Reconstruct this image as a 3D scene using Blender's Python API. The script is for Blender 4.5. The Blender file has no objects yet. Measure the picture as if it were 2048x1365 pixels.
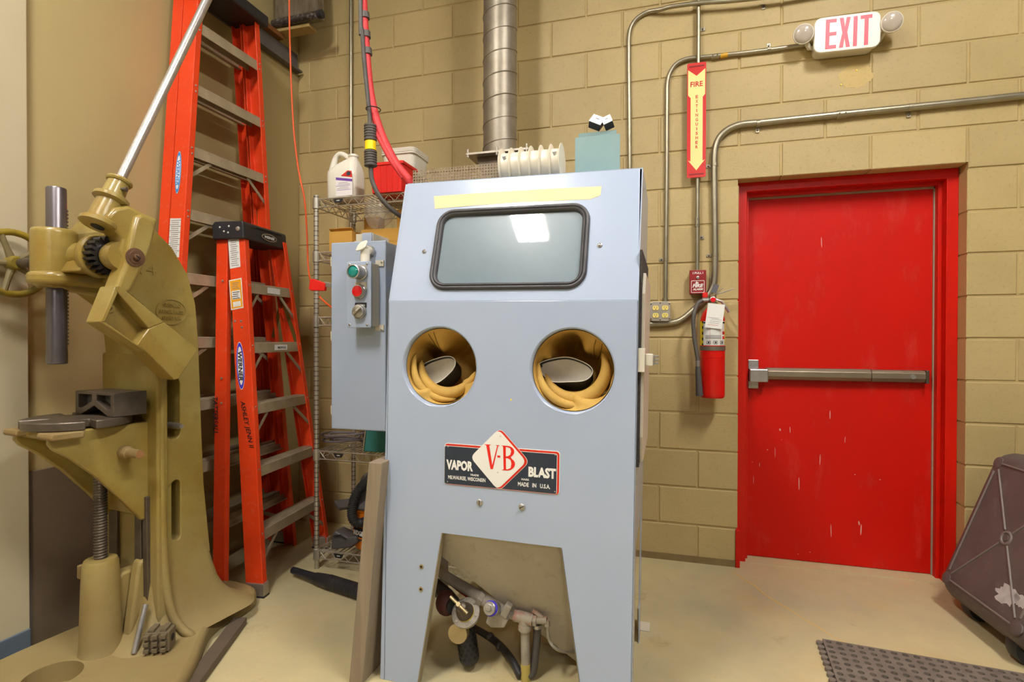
import bpy, bmesh, math, random
from mathutils import Vector, Matrix, noise
from mathutils.geometry import tessellate_polygon
random.seed(7)
scene = bpy.context.scene
COL = scene.collection

# ------------------------------------------------------------------ camera
CAM = Vector((2.2886, -3.1186, 1.2245))
YAW, PITCH, ROLL = (math.radians(a) for a in (16.03, -0.4325, 0.0796))
FPX = 1093.2
_fw = Vector((-math.sin(YAW)*math.cos(PITCH), math.cos(YAW)*math.cos(PITCH), math.sin(PITCH)))
_r0 = Vector((math.cos(YAW), math.sin(YAW), 0)); _u0 = _r0.cross(_fw)
_rt = _r0*math.cos(ROLL) + _u0*math.sin(ROLL); _up = -_r0*math.sin(ROLL) + _u0*math.cos(ROLL)
cd = bpy.data.cameras.new('camera'); cam = bpy.data.objects.new('camera', cd); COL.objects.link(cam)
cd.sensor_fit = 'HORIZONTAL'; cd.sensor_width = 36; cd.lens = FPX/2048*36; cd.clip_start = .02
M = Matrix((_rt, _up, -_fw)).transposed().to_4x4(); M.translation = CAM
cam.matrix_world = M
scene.camera = cam

# ------------------------------------------------------------------ world, exposure
world = bpy.data.worlds.new('world'); scene.world = world; world.use_nodes = True
world.node_tree.nodes['Background'].inputs[0].default_value = (1.0, .97, .92, 1)
world.node_tree.nodes['Background'].inputs[1].default_value = .06
vs = scene.view_settings
vs.view_transform = 'Standard'; vs.look = 'None'; vs.exposure = 0.3; vs.gamma = 1; vs.use_curve_mapping = False

# ceiling lamp tubes (the fixtures are built further down): power of their diffusers
LAMP_STRENGTH = 92.0
LAMP_SPOTS = [(1.02, -3.22), (3.6, -2.45), (3.6, -7.0)]  # the last spot is an unseen fill lamp behind the camera
CEIL = 4.064

# ------------------------------------------------------------------ measuring: a picture point carried onto a real plane
def ray(u, v): return _fw + _rt*((u-1024)/FPX) - _up*((v-682.5)/FPX)
def onplane(u, v, p0, n):
    d = ray(u, v); return CAM + d*((Vector(p0)-CAM).dot(n)/d.dot(n))
def atY(u, v, Y): return onplane(u, v, (0, Y, 0), Vector((0, 1, 0)))
def atX(u, v, X): return onplane(u, v, (X, 0, 0), Vector((1, 0, 0)))
def atZ(u, v, Z=0.): return onplane(u, v, (0, 0, Z), Vector((0, 0, 1)))
V = Vector
EX, EY, EZ = V((1, 0, 0)), V((0, 1, 0)), V((0, 0, 1))

# ------------------------------------------------------------------ materials
def lin(c): 
    c /= 255.; return c/12.92 if c <= .04045 else ((c+.055)/1.055)**2.4
def S(r, g, b): return (lin(r), lin(g), lin(b), 1)
def mat(name, col, rough=.6, metal=0., col2=None, scale=6., amount=.5, bump=0., bscale=80., coat=0., coat_r=.12, detail=5., contrast=(.35, .7),
        col3=None, scale3=40., amt3=.3, world_space=False, spec=.5, bump_d=.002, rand=0., transmission=0., alpha=1., emission=None, estr=0., stretch=None, ior=1.45):
    m = bpy.data.materials.new(name); m.use_nodes = True; nt = m.node_tree; b = nt.nodes['Principled BSDF']
    b.inputs['Base Color'].default_value = col; b.inputs['Roughness'].default_value = rough; b.inputs['Metallic'].default_value = metal
    b.inputs['Specular IOR Level'].default_value = spec; b.inputs['IOR'].default_value = ior
    if coat: b.inputs['Coat Weight'].default_value = coat; b.inputs['Coat Roughness'].default_value = coat_r
    if transmission: b.inputs['Transmission Weight'].default_value = transmission
    if alpha < 1: b.inputs['Alpha'].default_value = alpha
    if emission: b.inputs['Emission Color'].default_value = emission; b.inputs['Emission Strength'].default_value = estr
    N, L = nt.nodes.new, nt.links.new
    if world_space:
        co = N('ShaderNodeNewGeometry').outputs['Position']
    else:
        co = N('ShaderNodeTexCoord').outputs['Object']
    if stretch:
        mp = N('ShaderNodeMapping'); mp.inputs['Scale'].default_value = stretch; L(co, mp.inputs['Vector']); co = mp.outputs[0]
    out = None
    def noisefac(sc, lo, hi, det=detail, ro=.6):
        t = N('ShaderNodeTexNoise'); t.inputs['Scale'].default_value = sc; t.inputs['Detail'].default_value = det; t.inputs['Roughness'].default_value = ro
        L(co, t.inputs['Vector'])
        r = N('ShaderNodeMapRange'); r.inputs[1].default_value = lo; r.inputs[2].default_value = hi; L(t.outputs['Fac'], r.inputs[0]); return r.outputs[0]
    def mix(fac, a, bcol, amt):
        mul = N('ShaderNodeMath'); mul.operation = 'MULTIPLY'; L(fac, mul.inputs[0]); mul.inputs[1].default_value = amt
        x = N('ShaderNodeMix'); x.data_type = 'RGBA'; L(mul.outputs[0], x.inputs[0])
        if isinstance(a, tuple): x.inputs[6].default_value = a
        else: L(a, x.inputs[6])
        x.inputs[7].default_value = bcol
        return x.outputs[2]
    cur = col
    if col2 is not None: cur = mix(noisefac(scale, *contrast), cur, col2, amount)
    if col3 is not None: cur = mix(noisefac(scale3, .55, .72, 8., .7), cur, col3, amt3)
    if rand:
        oi = N('ShaderNodeObjectInfo'); mr = N('ShaderNodeMapRange'); mr.inputs[3].default_value = 1-rand; mr.inputs[4].default_value = 1+rand*.5
        L(oi.outputs['Random'], mr.inputs[0])
        h = N('ShaderNodeHueSaturation')
        if isinstance(cur, tuple): h.inputs['Color'].default_value = cur
        else: L(cur, h.inputs['Color'])
        L(mr.outputs[0], h.inputs['Value']); cur = h.outputs[0]
    if not isinstance(cur, tuple): L(cur, b.inputs['Base Color'])
    if bump:
        t = N('ShaderNodeTexNoise'); t.inputs['Scale'].default_value = bscale; t.inputs['Detail'].default_value = 4; L(co, t.inputs['Vector'])
        bp = N('ShaderNodeBump'); bp.inputs['Strength'].default_value = bump; bp.inputs['Distance'].default_value = bump_d; L(t.outputs['Fac'], bp.inputs['Height'])
        L(bp.outputs[0], b.inputs['Normal'])
    return m

M_ = {}
M_['block'] = mat('painted_block', S(187, 165, 114), .55, col2=S(169, 147, 94), scale=2.2, amount=.55, bump=.55, bscale=130, bump_d=.0022, col3=S(120, 100, 62), scale3=55, amt3=.32, rand=.07, world_space=True)
M_['mortar'] = mat('painted_mortar', S(184, 162, 110), .65, col2=S(160, 138, 88), scale=4, bump=.4, bscale=150, world_space=True)
M_['drywall'] = mat('painted_drywall', S(173, 155, 107), .45, col2=S(164, 146, 99), scale=1.2, amount=.5, bump=.12, bscale=160, bump_d=.001, world_space=True)
M_['pilaster'] = mat('gloss_paint', S(190, 178, 148), .28, col2=S(178, 168, 138), scale=2, amount=.4, bump=.1, bscale=120, bump_d=.001, world_space=True)
M_['low_panel'] = mat('dark_brown_panel', S(108, 92, 70), .7, col2=S(84, 72, 58), scale=3, bump=.35, bscale=90, world_space=True)
M_['cove'] = mat('vinyl_base', S(92, 104, 116), .5, col2=S(76, 86, 96), scale=8)
M_['ceiling'] = mat('ceiling_paint', S(122, 117, 108), .9)
M_['ledger'] = mat('grey_steel', S(98, 92, 86), .6, col2=S(78, 74, 70), scale=6)
M_['white'] = mat('white_plastic', S(232, 226, 210), .35, col2=S(214, 206, 186), scale=9, amount=.4)
M_['offwhite'] = mat('offwhite_plastic', S(222, 214, 194), .4, col2=S(205, 196, 172), scale=9, amount=.4)
M_['cab'] = mat('grey_blue_enamel', S(166, 178, 198), .22, col2=S(157, 170, 191), scale=2.5, amount=.5, bump=.05, bscale=300, bump_d=.0006, coat=.25)
M_['cab_edge'] = mat('grimy_enamel', S(150, 138, 112), .6, col2=S(120, 108, 84), scale=12)
M_['hopper'] = mat('dusty_hopper', S(178, 168, 150), .75, col2=S(152, 140, 120), scale=4, bump=.2, bscale=150, col3=S(120, 108, 90), scale3=20, amt3=.35)
M_['glass'] = mat('hazy_glass', S(118, 132, 140), .3, col2=S(94, 110, 118), scale=3, amount=.5, spec=.3, coat=1., coat_r=.03)
M_['rubber'] = mat('grey_black_rubber', S(62, 60, 62), .42, col2=S(84, 82, 82), scale=20, amount=.4)
M_['black'] = mat('black_plastic', S(34, 34, 36), .45, col2=S(50, 50, 52), scale=18, amount=.4)
M_['tape'] = mat('masking_tape', S(226, 204, 152), .55, col2=S(216, 190, 134), scale=14, amount=.5)
M_['fabric'] = mat('tan_leather_fabric', S(196, 158, 78), .75, col2=S(162, 122, 50), scale=10, amount=.6, bump=.2, bscale=200)
M_['greyfab'] = mat('grey_lining', S(196, 188, 172), .7, col2=S(166, 154, 134), scale=14, bump=.2, bscale=300)
M_['steel'] = mat('bright_steel', S(190, 186, 180), .32, .8, col2=S(140, 134, 126), scale=20, amount=.4)
M_['chrome'] = mat('chrome_wire', S(206, 200, 186), .35, .75, col2=S(150, 140, 118), scale=15, amount=.5)
M_['alu'] = mat('dull_aluminium', S(190, 182, 168), .45, .8, col2=S(150, 138, 118), scale=14, amount=.6, bump=.1, bscale=200)
M_['dustalu'] = mat('dusty_aluminium', S(176, 160, 132), .6, .35, col2=S(140, 124, 98), scale=10, amount=.7, bump=.15, bscale=180)
M_['emt'] = mat('galvanised_conduit', S(168, 160, 138), .38, .8, col2=S(142, 130, 102), scale=12, amount=.5)
M_['duct'] = mat('galvanised_duct', S(158, 148, 132), .46, .6, col2=S(122, 110, 92), scale=9, amount=.7, bump=.1, bscale=60, col3=S(96, 84, 68), scale3=70, amt3=.3)
M_['perf'] = mat('perforated_steel', S(150, 134, 112), .5, .4, col2=S(116, 98, 76), scale=30, amount=.7)
M_['orange'] = mat('orange_fibreglass', S(226, 66, 22), .38, col2=S(206, 54, 18), scale=5, amount=.6, col3=S(236, 170, 140), scale3=30, amt3=.18, bump=.08, bscale=250)
M_['red_door'] = mat('red_door_paint', S(198, 16, 0), .5, spec=.25, col2=S(180, 16, 2), scale=2.2, amount=.6, col3=S(202, 84, 68), scale3=9, amt3=.3, stretch=(1, 1, .35), bump=.06, bscale=100)
M_['red_frame'] = mat('red_frame_paint', S(200, 20, 2), .4, spec=.35, col2=S(180, 18, 4), scale=3, amount=.6)
M_['red'] = mat('bright_red_paint', S(222, 24, 14), .28, col2=S(204, 20, 14), scale=6, amount=.5)
M_['red_plastic'] = mat('red_plastic', S(222, 34, 28), .4, col2=S(206, 26, 22), scale=8, amount=.5)
M_['maroon'] = mat('dark_red_metal', S(142, 30, 30), .4, col2=S(126, 24, 26), scale=10, amount=.4)
M_['sign_red'] = mat('sign_red', S(208, 44, 36), .3, col2=S(196, 38, 32), scale=5)
M_['sign_cream'] = mat('sign_cream', S(244, 226, 150), .35, col2=S(240, 216, 132), scale=4)
M_['exit_red'] = mat('exit_letter_red', S(232, 52, 76), .4)
M_['yellow'] = mat('yellow_plastic', S(244, 214, 20), .4)
M_['green_paint'] = mat('olive_machine_paint', S(154, 136, 74), .3, col2=S(134, 104, 36), scale=4, amount=.9, bump=.45, bscale=110, bump_d=.0012, col3=S(84, 76, 52), scale3=24, amt3=.35, coat=.15)
M_['green_grime'] = mat('dusty_olive_casting', S(146, 124, 82), .75, col2=S(122, 96, 48), scale=4, amount=.85, bump=.35, bscale=120, bump_d=.0015, col3=S(86, 74, 52), scale3=18, amt3=.4)
M_['dark_steel'] = mat('dark_oiled_steel', S(110, 98, 84), .4, .6, col2=S(66, 58, 52), scale=14, amount=.6)
M_['ram_steel'] = mat('worn_ram_steel', S(120, 114, 116), .34, .85, col2=S(84, 76, 76), scale=9, amount=.7, stretch=(1, 1, .25))
M_['rust'] = mat('brown_washer_steel', S(112, 82, 58), .55, .5, col2=S(86, 60, 44), scale=24)
M_['wheel_paint'] = mat('worn_yellow_paint', S(140, 118, 30), .45, col2=S(92, 80, 40), scale=14, amount=.7)
M_['floor'] = None
M_['brown_plastic'] = mat('scuffed_brown_plastic', S(94, 82, 78), .5, col2=S(74, 64, 62), scale=7, amount=.7, bump=.2, bscale=90, col3=S(150, 140, 136), scale3=16, amt3=.2)
M_['brown_rib'] = mat('moulded_rib', S(116, 104, 98), .5)
M_['scuff'] = mat('pale_scuff', S(190, 182, 178), .8, col2=S(150, 140, 136), scale=30)
M_['mat_rubber'] = mat('dusty_rubber_mat', S(120, 108, 96), .8, col2=S(92, 82, 74), scale=12, amount=.7, bump=.2, bscale=150)
M_['vac_orange'] = mat('vac_orange', S(232, 122, 16), .42, col2=S(214, 106, 14), scale=6)
M_['vac_grey'] = mat('vac_grey', S(86, 82, 80), .5, col2=S(70, 66, 64), scale=8)
M_['card'] = mat('cardboard', S(204, 156, 70), .8, col2=S(186, 138, 58), scale=5)
M_['film'] = mat('clear_film', S(214, 208, 196), .12, alpha=.3, spec=.8, bump=.9, bscale=18, bump_d=.01)
M_['wrap'] = mat('plastic_wrap', S(96, 84, 66), .14, col2=S(150, 138, 118), scale=18, amount=.5, spec=.9, bump=1., bscale=26, bump_d=.012, stretch=(1, 1, .3))
M_['plywood'] = mat('wood_board', S(176, 148, 92), .7, col2=S(150, 122, 70), scale=8, stretch=(.3, 1, 4))
M_['wood_red'] = mat('reddish_wood', S(128, 78, 34), .7, col2=S(98, 58, 26), scale=8)
M_['plank'] = mat('weathered_plank', S(146, 130, 108), .65, col2=S(120, 104, 84), scale=6, amount=.7, stretch=(6, 6, .5), bump=.2, bscale=120)
M_['teal_glass'] = mat('teal_glass', S(136, 160, 157), .3, col2=S(116, 146, 147), scale=6, spec=.3)
M_['teal'] = mat('teal_case', S(52, 122, 116), .6, col2=S(44, 106, 104), scale=20, bump=.2, bscale=300)
M_['hose_red'] = mat('red_braided_hose', S(196, 40, 46), .5, col2=S(226, 84, 82), scale=160, amount=.5, bump=.4, bscale=400)
M_['cable'] = mat('grey_black_cable', S(74, 70, 66), .55, col2=S(96, 90, 84), scale=18)
M_['cord'] = mat('orange_cord', S(232, 92, 30), .45)
M_['brass'] = mat('dull_brass', S(186, 168, 130), .35, .8, col2=S(150, 132, 92), scale=14)
M_['pipe'] = mat('dusty_pipe', S(164, 156, 142), .7, .2, col2=S(120, 110, 96), scale=30, bump=.3, bscale=200)
M_['pipe_red'] = mat('worn_red_pipe', S(164, 84, 72), .65, col2=S(156, 146, 130), scale=26, amount=1., contrast=(.3, .55))
M_['navy'] = mat('navy_enamel', S(40, 48, 60), .38, col2=S(52, 60, 72), scale=30, amount=.5)
M_['plate_white'] = mat('white_enamel', S(232, 230, 222), .35)
M_['plate_red'] = mat('red_enamel', S(204, 44, 24), .35)
M_['vb_red'] = mat('letter_red_enamel', S(222, 38, 26), .35)
M_['label'] = mat('paper_label', S(222, 220, 212), .6, col2=S(196, 194, 188), scale=40)
M_['label_amber'] = mat('amber_label', S(232, 160, 30), .5)
M_['logo_blue'] = mat('logo_blue', S(44, 130, 206), .4)
M_['logo_violet'] = mat('logo_violet', S(66, 56, 200), .4)
M_['ink'] = mat('black_ink', S(24, 22, 24), .6)
M_['ink_grey'] = mat('grey_print', S(120, 118, 116), .7)
M_['purple'] = mat('purple_print', S(112, 66, 160), .5)
M_['socket'] = mat('ivory_socket', S(236, 214, 120), .4)
M_['grn_lens'] = mat('green_lens', S(10, 128, 118), .12, spec=.8)
M_['red_lens'] = mat('red_lens', S(226, 24, 34), .25, spec=.7)
M_['lampglass'] = mat('frosted_lamp_lens', S(196, 184, 168), .15, col2=S(168, 154, 140), scale=14, spec=.8)
M_['lamp'] = mat('lamp_diffuser', S(255, 255, 255), .5, emission=(1., .97, .94, 1), estr=LAMP_STRENGTH)
M_['gasket'] = mat('foam_gasket', S(48, 44, 40), .95, col2=S(90, 84, 76), scale=120, bump=.8, bscale=300)
M_['weather'] = mat('weather_strip', S(150, 138, 116), .5)
M_['tan'] = mat('tan_enamel', S(206, 198, 180), .35, col2=S(192, 184, 164), scale=7)
M_['wear_yellow'] = mat('yellow_tape', S(206, 158, 30), .5)
M_['hose_black'] = mat('black_hose', S(44, 42, 42), .4, col2=S(62, 60, 58), scale=16)

# concrete: broad tonal clouds, dark blotches, fine grain
def floor_mat():
    m = bpy.data.materials.new('stained_concrete'); m.use_nodes = True; nt = m.node_tree; b = nt.nodes['Principled BSDF']
    N, L = nt.nodes.new, nt.links.new
    g = N('ShaderNodeNewGeometry').outputs['Position']
    def ns(s, d, lo, hi, off=0):
        t = N('ShaderNodeTexNoise'); t.inputs['Scale'].default_value = s; t.inputs['Detail'].default_value = d; t.inputs['Roughness'].default_value = .65
        L(g, t.inputs['Vector']); r = N('ShaderNodeMapRange'); r.inputs[1].default_value = lo; r.inputs[2].default_value = hi; L(t.outputs['Fac'], r.inputs[0]); return r.outputs[0]
    def mx(f, a, c):
        x = N('ShaderNodeMix'); x.data_type = 'RGBA'; L(f, x.inputs[0])
        if isinstance(a, tuple): x.inputs[6].default_value = a
        else: L(a, x.inputs[6])
        x.inputs[7].default_value = c; return x.outputs[2]
    c = mx(ns(1.1, 6, .38, .66), S(200, 184, 138), S(172, 162, 128))
    c = mx(ns(3.3, 6, .55, .8), c, S(192, 166, 112))
    c = mx(ns(5.2, 8, .6, .85), c, S(132, 114, 84))
    c = mx(ns(45, 6, .62, 1.), c, S(120, 104, 76))
    L(c, b.inputs['Base Color']); b.inputs['Roughness'].default_value = .5
    t = N('ShaderNodeTexNoise'); t.inputs['Scale'].default_value = 70; t.inputs['Detail'].default_value = 5; L(g, t.inputs['Vector'])
    bp = N('ShaderNodeBump'); bp.inputs['Strength'].default_value = .25; bp.inputs['Distance'].default_value = .002; L(t.outputs['Fac'], bp.inputs['Height']); L(bp.outputs[0], b.inputs['Normal'])
    return m
M_['floor'] = floor_mat()
def dusty(name, top_m, dust, z0, z1):
    m = top_m.copy(); m.name = name; nt = m.node_tree; N, L = nt.nodes.new, nt.links.new; b = nt.nodes['Principled BSDF']
    src = b.inputs['Base Color'].links[0].from_socket
    g = N('ShaderNodeNewGeometry'); sp = N('ShaderNodeSeparateXYZ'); L(g.outputs['Position'], sp.inputs[0])
    t = N('ShaderNodeTexNoise'); t.inputs['Scale'].default_value = 9; t.inputs['Detail'].default_value = 8; t.inputs['Roughness'].default_value = .75; L(g.outputs['Position'], t.inputs['Vector'])
    a = N('ShaderNodeMath'); a.operation = 'MULTIPLY_ADD'; L(t.outputs['Fac'], a.inputs[0]); a.inputs[1].default_value = .5; L(sp.outputs[2], a.inputs[2])
    r = N('ShaderNodeMapRange'); r.inputs[1].default_value = z1+.25; r.inputs[2].default_value = z0+.25; r.inputs[3].default_value = 0; r.inputs[4].default_value = .62; L(a.outputs[0], r.inputs[0])
    x = N('ShaderNodeMix'); x.data_type = 'RGBA'; L(r.outputs[0], x.inputs[0]); L(src, x.inputs[6]); x.inputs[7].default_value = dust; L(x.outputs[2], b.inputs['Base Color'])
    rr = N('ShaderNodeMapRange'); rr.inputs[3].default_value = .3; rr.inputs[4].default_value = .8; L(r.outputs[0], rr.inputs[0]); L(rr.outputs[0], b.inputs['Roughness'])
    b.inputs['Coat Weight'].default_value = 0
    return m
M_['green_dusty'] = dusty('olive_paint_under_dust', M_['green_paint'], S(146, 128, 92), .15, .6)

# ------------------------------------------------------------------ mesh building
WLOC = {}                                    # world position of every object's origin (translations only)
class MB:
    def __init__(s): s.v = []; s.f = []
    def add(s, vs_, fs):
        o = len(s.v); s.v += [V(p) for p in vs_]; s.f += [tuple(i+o for i in f) for f in fs]; return s
    def box(s, c, size, ax=EX, ay=EY, az=EZ):
        c = V(c); hx, hy, hz = (k/2 for k in size); vs_ = []
        for sx in (-1, 1):
            for sy in (-1, 1):
                for sz in (-1, 1): vs_.append(c+ax*(hx*sx)+ay*(hy*sy)+az*(hz*sz))
        return s.add(vs_, [(0, 1, 3, 2), (4, 6, 7, 5), (0, 4, 5, 1), (2, 3, 7, 6), (0, 2, 6, 4), (1, 5, 7, 3)])
    def box2(s, a, b): return s.box([(a[i]+b[i])/2 for i in range(3)], [abs(b[i]-a[i]) for i in range(3)])
    def ring(s, pts_list, close=True, cap0=True, cap1=True):
        n = len(pts_list[0]); vs_ = [p for r in pts_list for p in r]; fs = []
        for k in range(len(pts_list)-1):
            for i in range(n if close else n-1):
                j = (i+1) % n; fs.append((k*n+i, k*n+j, (k+1)*n+j, (k+1)*n+i))
        if close and cap0: fs.append(tuple(reversed(range(n))))
        if close and cap1: fs.append(tuple(range((len(pts_list)-1)*n, len(pts_list)*n)))
        return s.add(vs_, fs)
    def cyl(s, a, b, r, r2=None, seg=20, cap=True):
        a, b = V(a), V(b); r2 = r if r2 is None else r2
        d = (b-a).normalized(); e = d.orthogonal().normalized(); g = d.cross(e)
        R = lambda c, q: [c+(e*math.cos(t)+g*math.sin(t))*q for t in [2*math.pi*i/seg for i in range(seg)]]
        return s.ring([R(a, r), R(b, r2)], True, cap, cap)
    def lathe(s, a, axis, prof, seg=28, cap=True):                       # prof: (along, radius)
        a = V(a); d = V(axis).normalized(); e = d.orthogonal().normalized(); g = d.cross(e)
        return s.ring([[a+d*h+(e*math.cos(2*math.pi*i/seg)+g*math.sin(2*math.pi*i/seg))*max(r, 1e-4) for i in range(seg)] for h, r in prof], True, cap, cap)
    def tube(s, pts, r, seg=10, closed=False, rad=None, flat=None):
        pts = [V(p) for p in pts]; n = len(pts); rings = []; e = None
        for k in range(n):
            if closed: d = (pts[(k+1) % n]-pts[k-1]).normalized()
            else: d = (pts[min(k+1, n-1)]-pts[max(k-1, 0)]).normalized()
            if e is None: e = d.orthogonal().normalized() if flat is None else (flat-d*flat.dot(d)).normalized()
            else: e = (e-d*e.dot(d)).normalized()
            g = d.cross(e); q = r if rad is None else rad[k]
            rings.append([pts[k]+(e*math.cos(2*math.pi*i/seg)+g*math.sin(2*math.pi*i/seg))*q for i in range(seg)])
        if closed: rings.append(rings[0]); return s.ring(rings, True, False, False)
        return s.ring(rings)
    def prism(s, poly, o, ax, ay, d, holes=()):                          # 2D polygon (and holes) swept along the vector d
        o = V(o); loops = [list(poly)]+[list(h) for h in holes]; flat = [p for l in loops for p in l]; n = len(flat)
        tris = tessellate_polygon([[V((p[0], p[1], 0)) for p in l] for l in loops])
        P = [o+ax*p[0]+ay*p[1] for p in flat]; vs_ = P+[p+d for p in P]; fs = []
        if not holes: fs += [tuple(range(n)), tuple(range(2*n-1, n-1, -1))]
        else:
            for t in tris: fs += [tuple(t), (t[2]+n, t[1]+n, t[0]+n)]
        k = 0
        for l in loops:
            m = len(l)
            for i in range(m): j = (i+1) % m; fs.append((k+i, k+j, k+j+n, k+i+n))
            k += m
        return s.add(vs_, fs)
    def beam(s, a, b, prof, ax, ay):                                     # 2D profile swept from a to b
        a, b = V(a), V(b)
        return s.ring([[a+ax*p[0]+ay*p[1] for p in prof], [b+ax*p[0]+ay*p[1] for p in prof]])
    def ball(s, c, r, seg=14, rings=8, sq=(1, 1, 1)):
        c = V(c); rr = []
        for k in range(rings+1):
            a = -math.pi/2+math.pi*k/rings; rr.append([c+V((math.cos(a)*math.cos(2*math.pi*i/seg)*r*sq[0], math.cos(a)*math.sin(2*math.pi*i/seg)*r*sq[1], math.sin(a)*r*sq[2])) for i in range(seg)])
        return s.ring(rr, True, False, False)
    def sheet(s, grid):                                                  # grid of points -> quads
        n, m = len(grid), len(grid[0]); return s.add([p for r in grid for p in r], [(i*m+j, i*m+j+1, (i+1)*m+j+1, (i+1)*m+j) for i in range(n-1) for j in range(m-1)])
    def mesh(s, name, m, c, smooth=35):
        me = bpy.data.meshes.new(name); me.from_pydata([p-c for p in s.v], [], s.f); me.validate()
        bm = bmesh.new(); bm.from_mesh(me); bmesh.ops.recalc_face_normals(bm, faces=bm.faces); bm.to_mesh(me); bm.free()
        if smooth:
            for p in me.polygons: p.use_smooth = True
            me.set_sharp_from_angle(angle=math.radians(smooth))
        me.materials.append(M_[m] if isinstance(m, str) else m); return me
    def build(s, name, m, parent=None, smooth=35, bev=0., bseg=2, solid=0., sub=0, label=None, base=False):
        lo = V([min(p[i] for p in s.v) for i in range(3)]); hi = V([max(p[i] for p in s.v) for i in range(3)]); c = (lo+hi)/2
        if base: c.z = lo.z
        o = bpy.data.objects.new(name, s.mesh(name, m, c, smooth)); COL.objects.link(o)
        place(o, c, parent)
        if sub: d = o.modifiers.new('sub', 'SUBSURF'); d.levels = d.render_levels = sub
        if solid: d = o.modifiers.new('solid', 'SOLIDIFY'); d.thickness = solid; d.offset = 0
        if bev:
            d = o.modifiers.new('bev', 'BEVEL'); d.width = bev; d.segments = bseg; d.limit_method = 'ANGLE'; d.angle_limit = math.radians(40)
        if label: o['label'] = label
        return o
def place(o, c, parent=None):
    WLOC[o.name] = V(c)
    if parent is not None: o.parent = parent; o.location = V(c)-WLOC[parent.name]
    else: o.location = c
def tag(o, label, cat, group=None, kind=None):
    o['label'] = label; o['category'] = cat
    if group: o['group'] = group
    if kind: o['kind'] = kind
    return o
def thing(name, label, cat, loc, group=None):
    o = bpy.data.objects.new(name, None); COL.objects.link(o); o.empty_display_size = .05; place(o, loc); return tag(o, label, cat, group)
def struct(o): o['kind'] = 'structure'; return o

def text_mb(txt, o, ax, ay, w, h, depth=.0008, bold=0., slant=0.):
    """lettering fitted to a w x h box whose lower left corner is o"""
    cu = bpy.data.curves.new('t', 'FONT'); cu.body = txt; cu.resolution_u = 2; cu.offset = bold; cu.shear = slant
    ob = bpy.data.objects.new('t', cu); COL.objects.link(ob)
    bpy.context.view_layer.update()
    me = bpy.data.meshes.new_from_object(ob.evaluated_get(bpy.context.evaluated_depsgraph_get()))
    vs_ = [v.co.copy() for v in me.vertices]; fs = [tuple(p.vertices) for p in me.polygons]
    ed = {}
    for f in fs:
        for i in range(len(f)):
            e = (f[i], f[(i+1) % len(f)]); ed[e] = 1
    bd = [e for e in ed if (e[1], e[0]) not in ed]
    bpy.data.objects.remove(ob); bpy.data.curves.remove(cu); bpy.data.meshes.remove(me)
    x0 = min(p.x for p in vs_); x1 = max(p.x for p in vs_); y0 = min(p.y for p in vs_); y1 = max(p.y for p in vs_)
    n = ax.cross(ay).normalized(); o = V(o)
    P = [o+ax*((p.x-x0)/(x1-x0)*w)+ay*((p.y-y0)/(y1-y0)*h) for p in vs_]
    m = MB(); k = len(P)
    m.add(P+[p+n*depth for p in P], [tuple(reversed(f)) for f in fs]+[tuple(i+k for i in f) for f in fs]+[(a, b, b+k, a+k) for a, b in bd])
    return m
def ell(cx, cy, a, b, n=32): return [(cx+a*math.cos(2*math.pi*i/n), cy+b*math.sin(2*math.pi*i/n)) for i in range(n)]
def rrect(x0, y0, x1, y1, r, n=5):
    o = []
    for cx, cy, a0 in ((x1-r, y1-r, 0), (x0+r, y1-r, 90), (x0+r, y0+r, 180), (x1-r, y0+r, 270)):
        for k in range(n+1): a = math.radians(a0+90*k/n); o.append((cx+r*math.cos(a), cy+r*math.sin(a)))
    return o
def spline(pts, n=8, closed=False):
    pts = [V(p) for p in pts]; out = []; m = len(pts)
    for i in range(m if closed else m-1):
        p0 = pts[i-1] if (i > 0 or closed) else pts[0]*2-pts[1]; p1 = pts[i]; p2 = pts[(i+1) % m]
        p3 = pts[(i+2) % m] if (closed or i+2 < m) else p2*2-p1
        for k in range(n):
            t = k/n; out.append(.5*((2*p1)+(p2-p0)*t+(2*p0-5*p1+4*p2-p3)*t*t+(3*p1-p0-3*p2+p3)*t**3))
    if not closed: out.append(pts[-1])
    return out
def screw(parent, c, n, r=.007, slot=0., name='screw', m='steel'):
    n = V(n).normalized(); b = MB().lathe(V(c), n, [(0, r), (r*.35, r*.95), (r*.6, r*.6), (r*.68, .0001)], 12)
    e = n.cross(EZ).normalized(); g = n.cross(e); d = e*math.cos(slot)+g*math.sin(slot)
    o = b.build(name, m, parent)
    MB().box(V(c)+n*(r*.66), (r*1.4, r*.2, r*.1), d, n.cross(d), n).build('slot', 'ink', o, smooth=0)
    return o
# ================================================================== ROOM
B = .2032; WX0 = -.093; OPL, OPR, OPT = 13*B, 18*B, 2.062; WX1 = 24*B
XR = 8.0
fl = struct(MB().box2((WX0-.3, -9, -.12), (XR, .6, 0)).build('floor', 'floor', smooth=0))
tag(fl, 'tan stained concrete floor of the workshop', 'floor')
def floor_line(pts, w, m, nm):
    g = [[], []]
    for k, p in enumerate(pts):
        p = V(p); d = (V(pts[min(k+1, len(pts)-1)])-V(pts[max(k-1, 0)])).normalized(); nn = V((-d.y, d.x, 0)); ww = w*(.5+.8*random.random())
        g[0].append(p+nn*ww+EZ*.0012); g[1].append(p-nn*ww+EZ*.0012)
    return MB().sheet(g).build(nm, m, fl, smooth=0)
floor_line([atZ(u, v) for u, v in ((1466, 1146), (1488, 1160), (1510, 1173), (1529, 1190), (1556, 1207), (1580, 1221), (1605, 1238), (1640, 1258), (1668, 1276), (1702, 1292), (1745, 1322), (1800, 1365))], .006, mat('crack_filler', S(206, 176, 110), .7, col2=S(186, 160, 104), scale=30), 'crack_seam')
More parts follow.
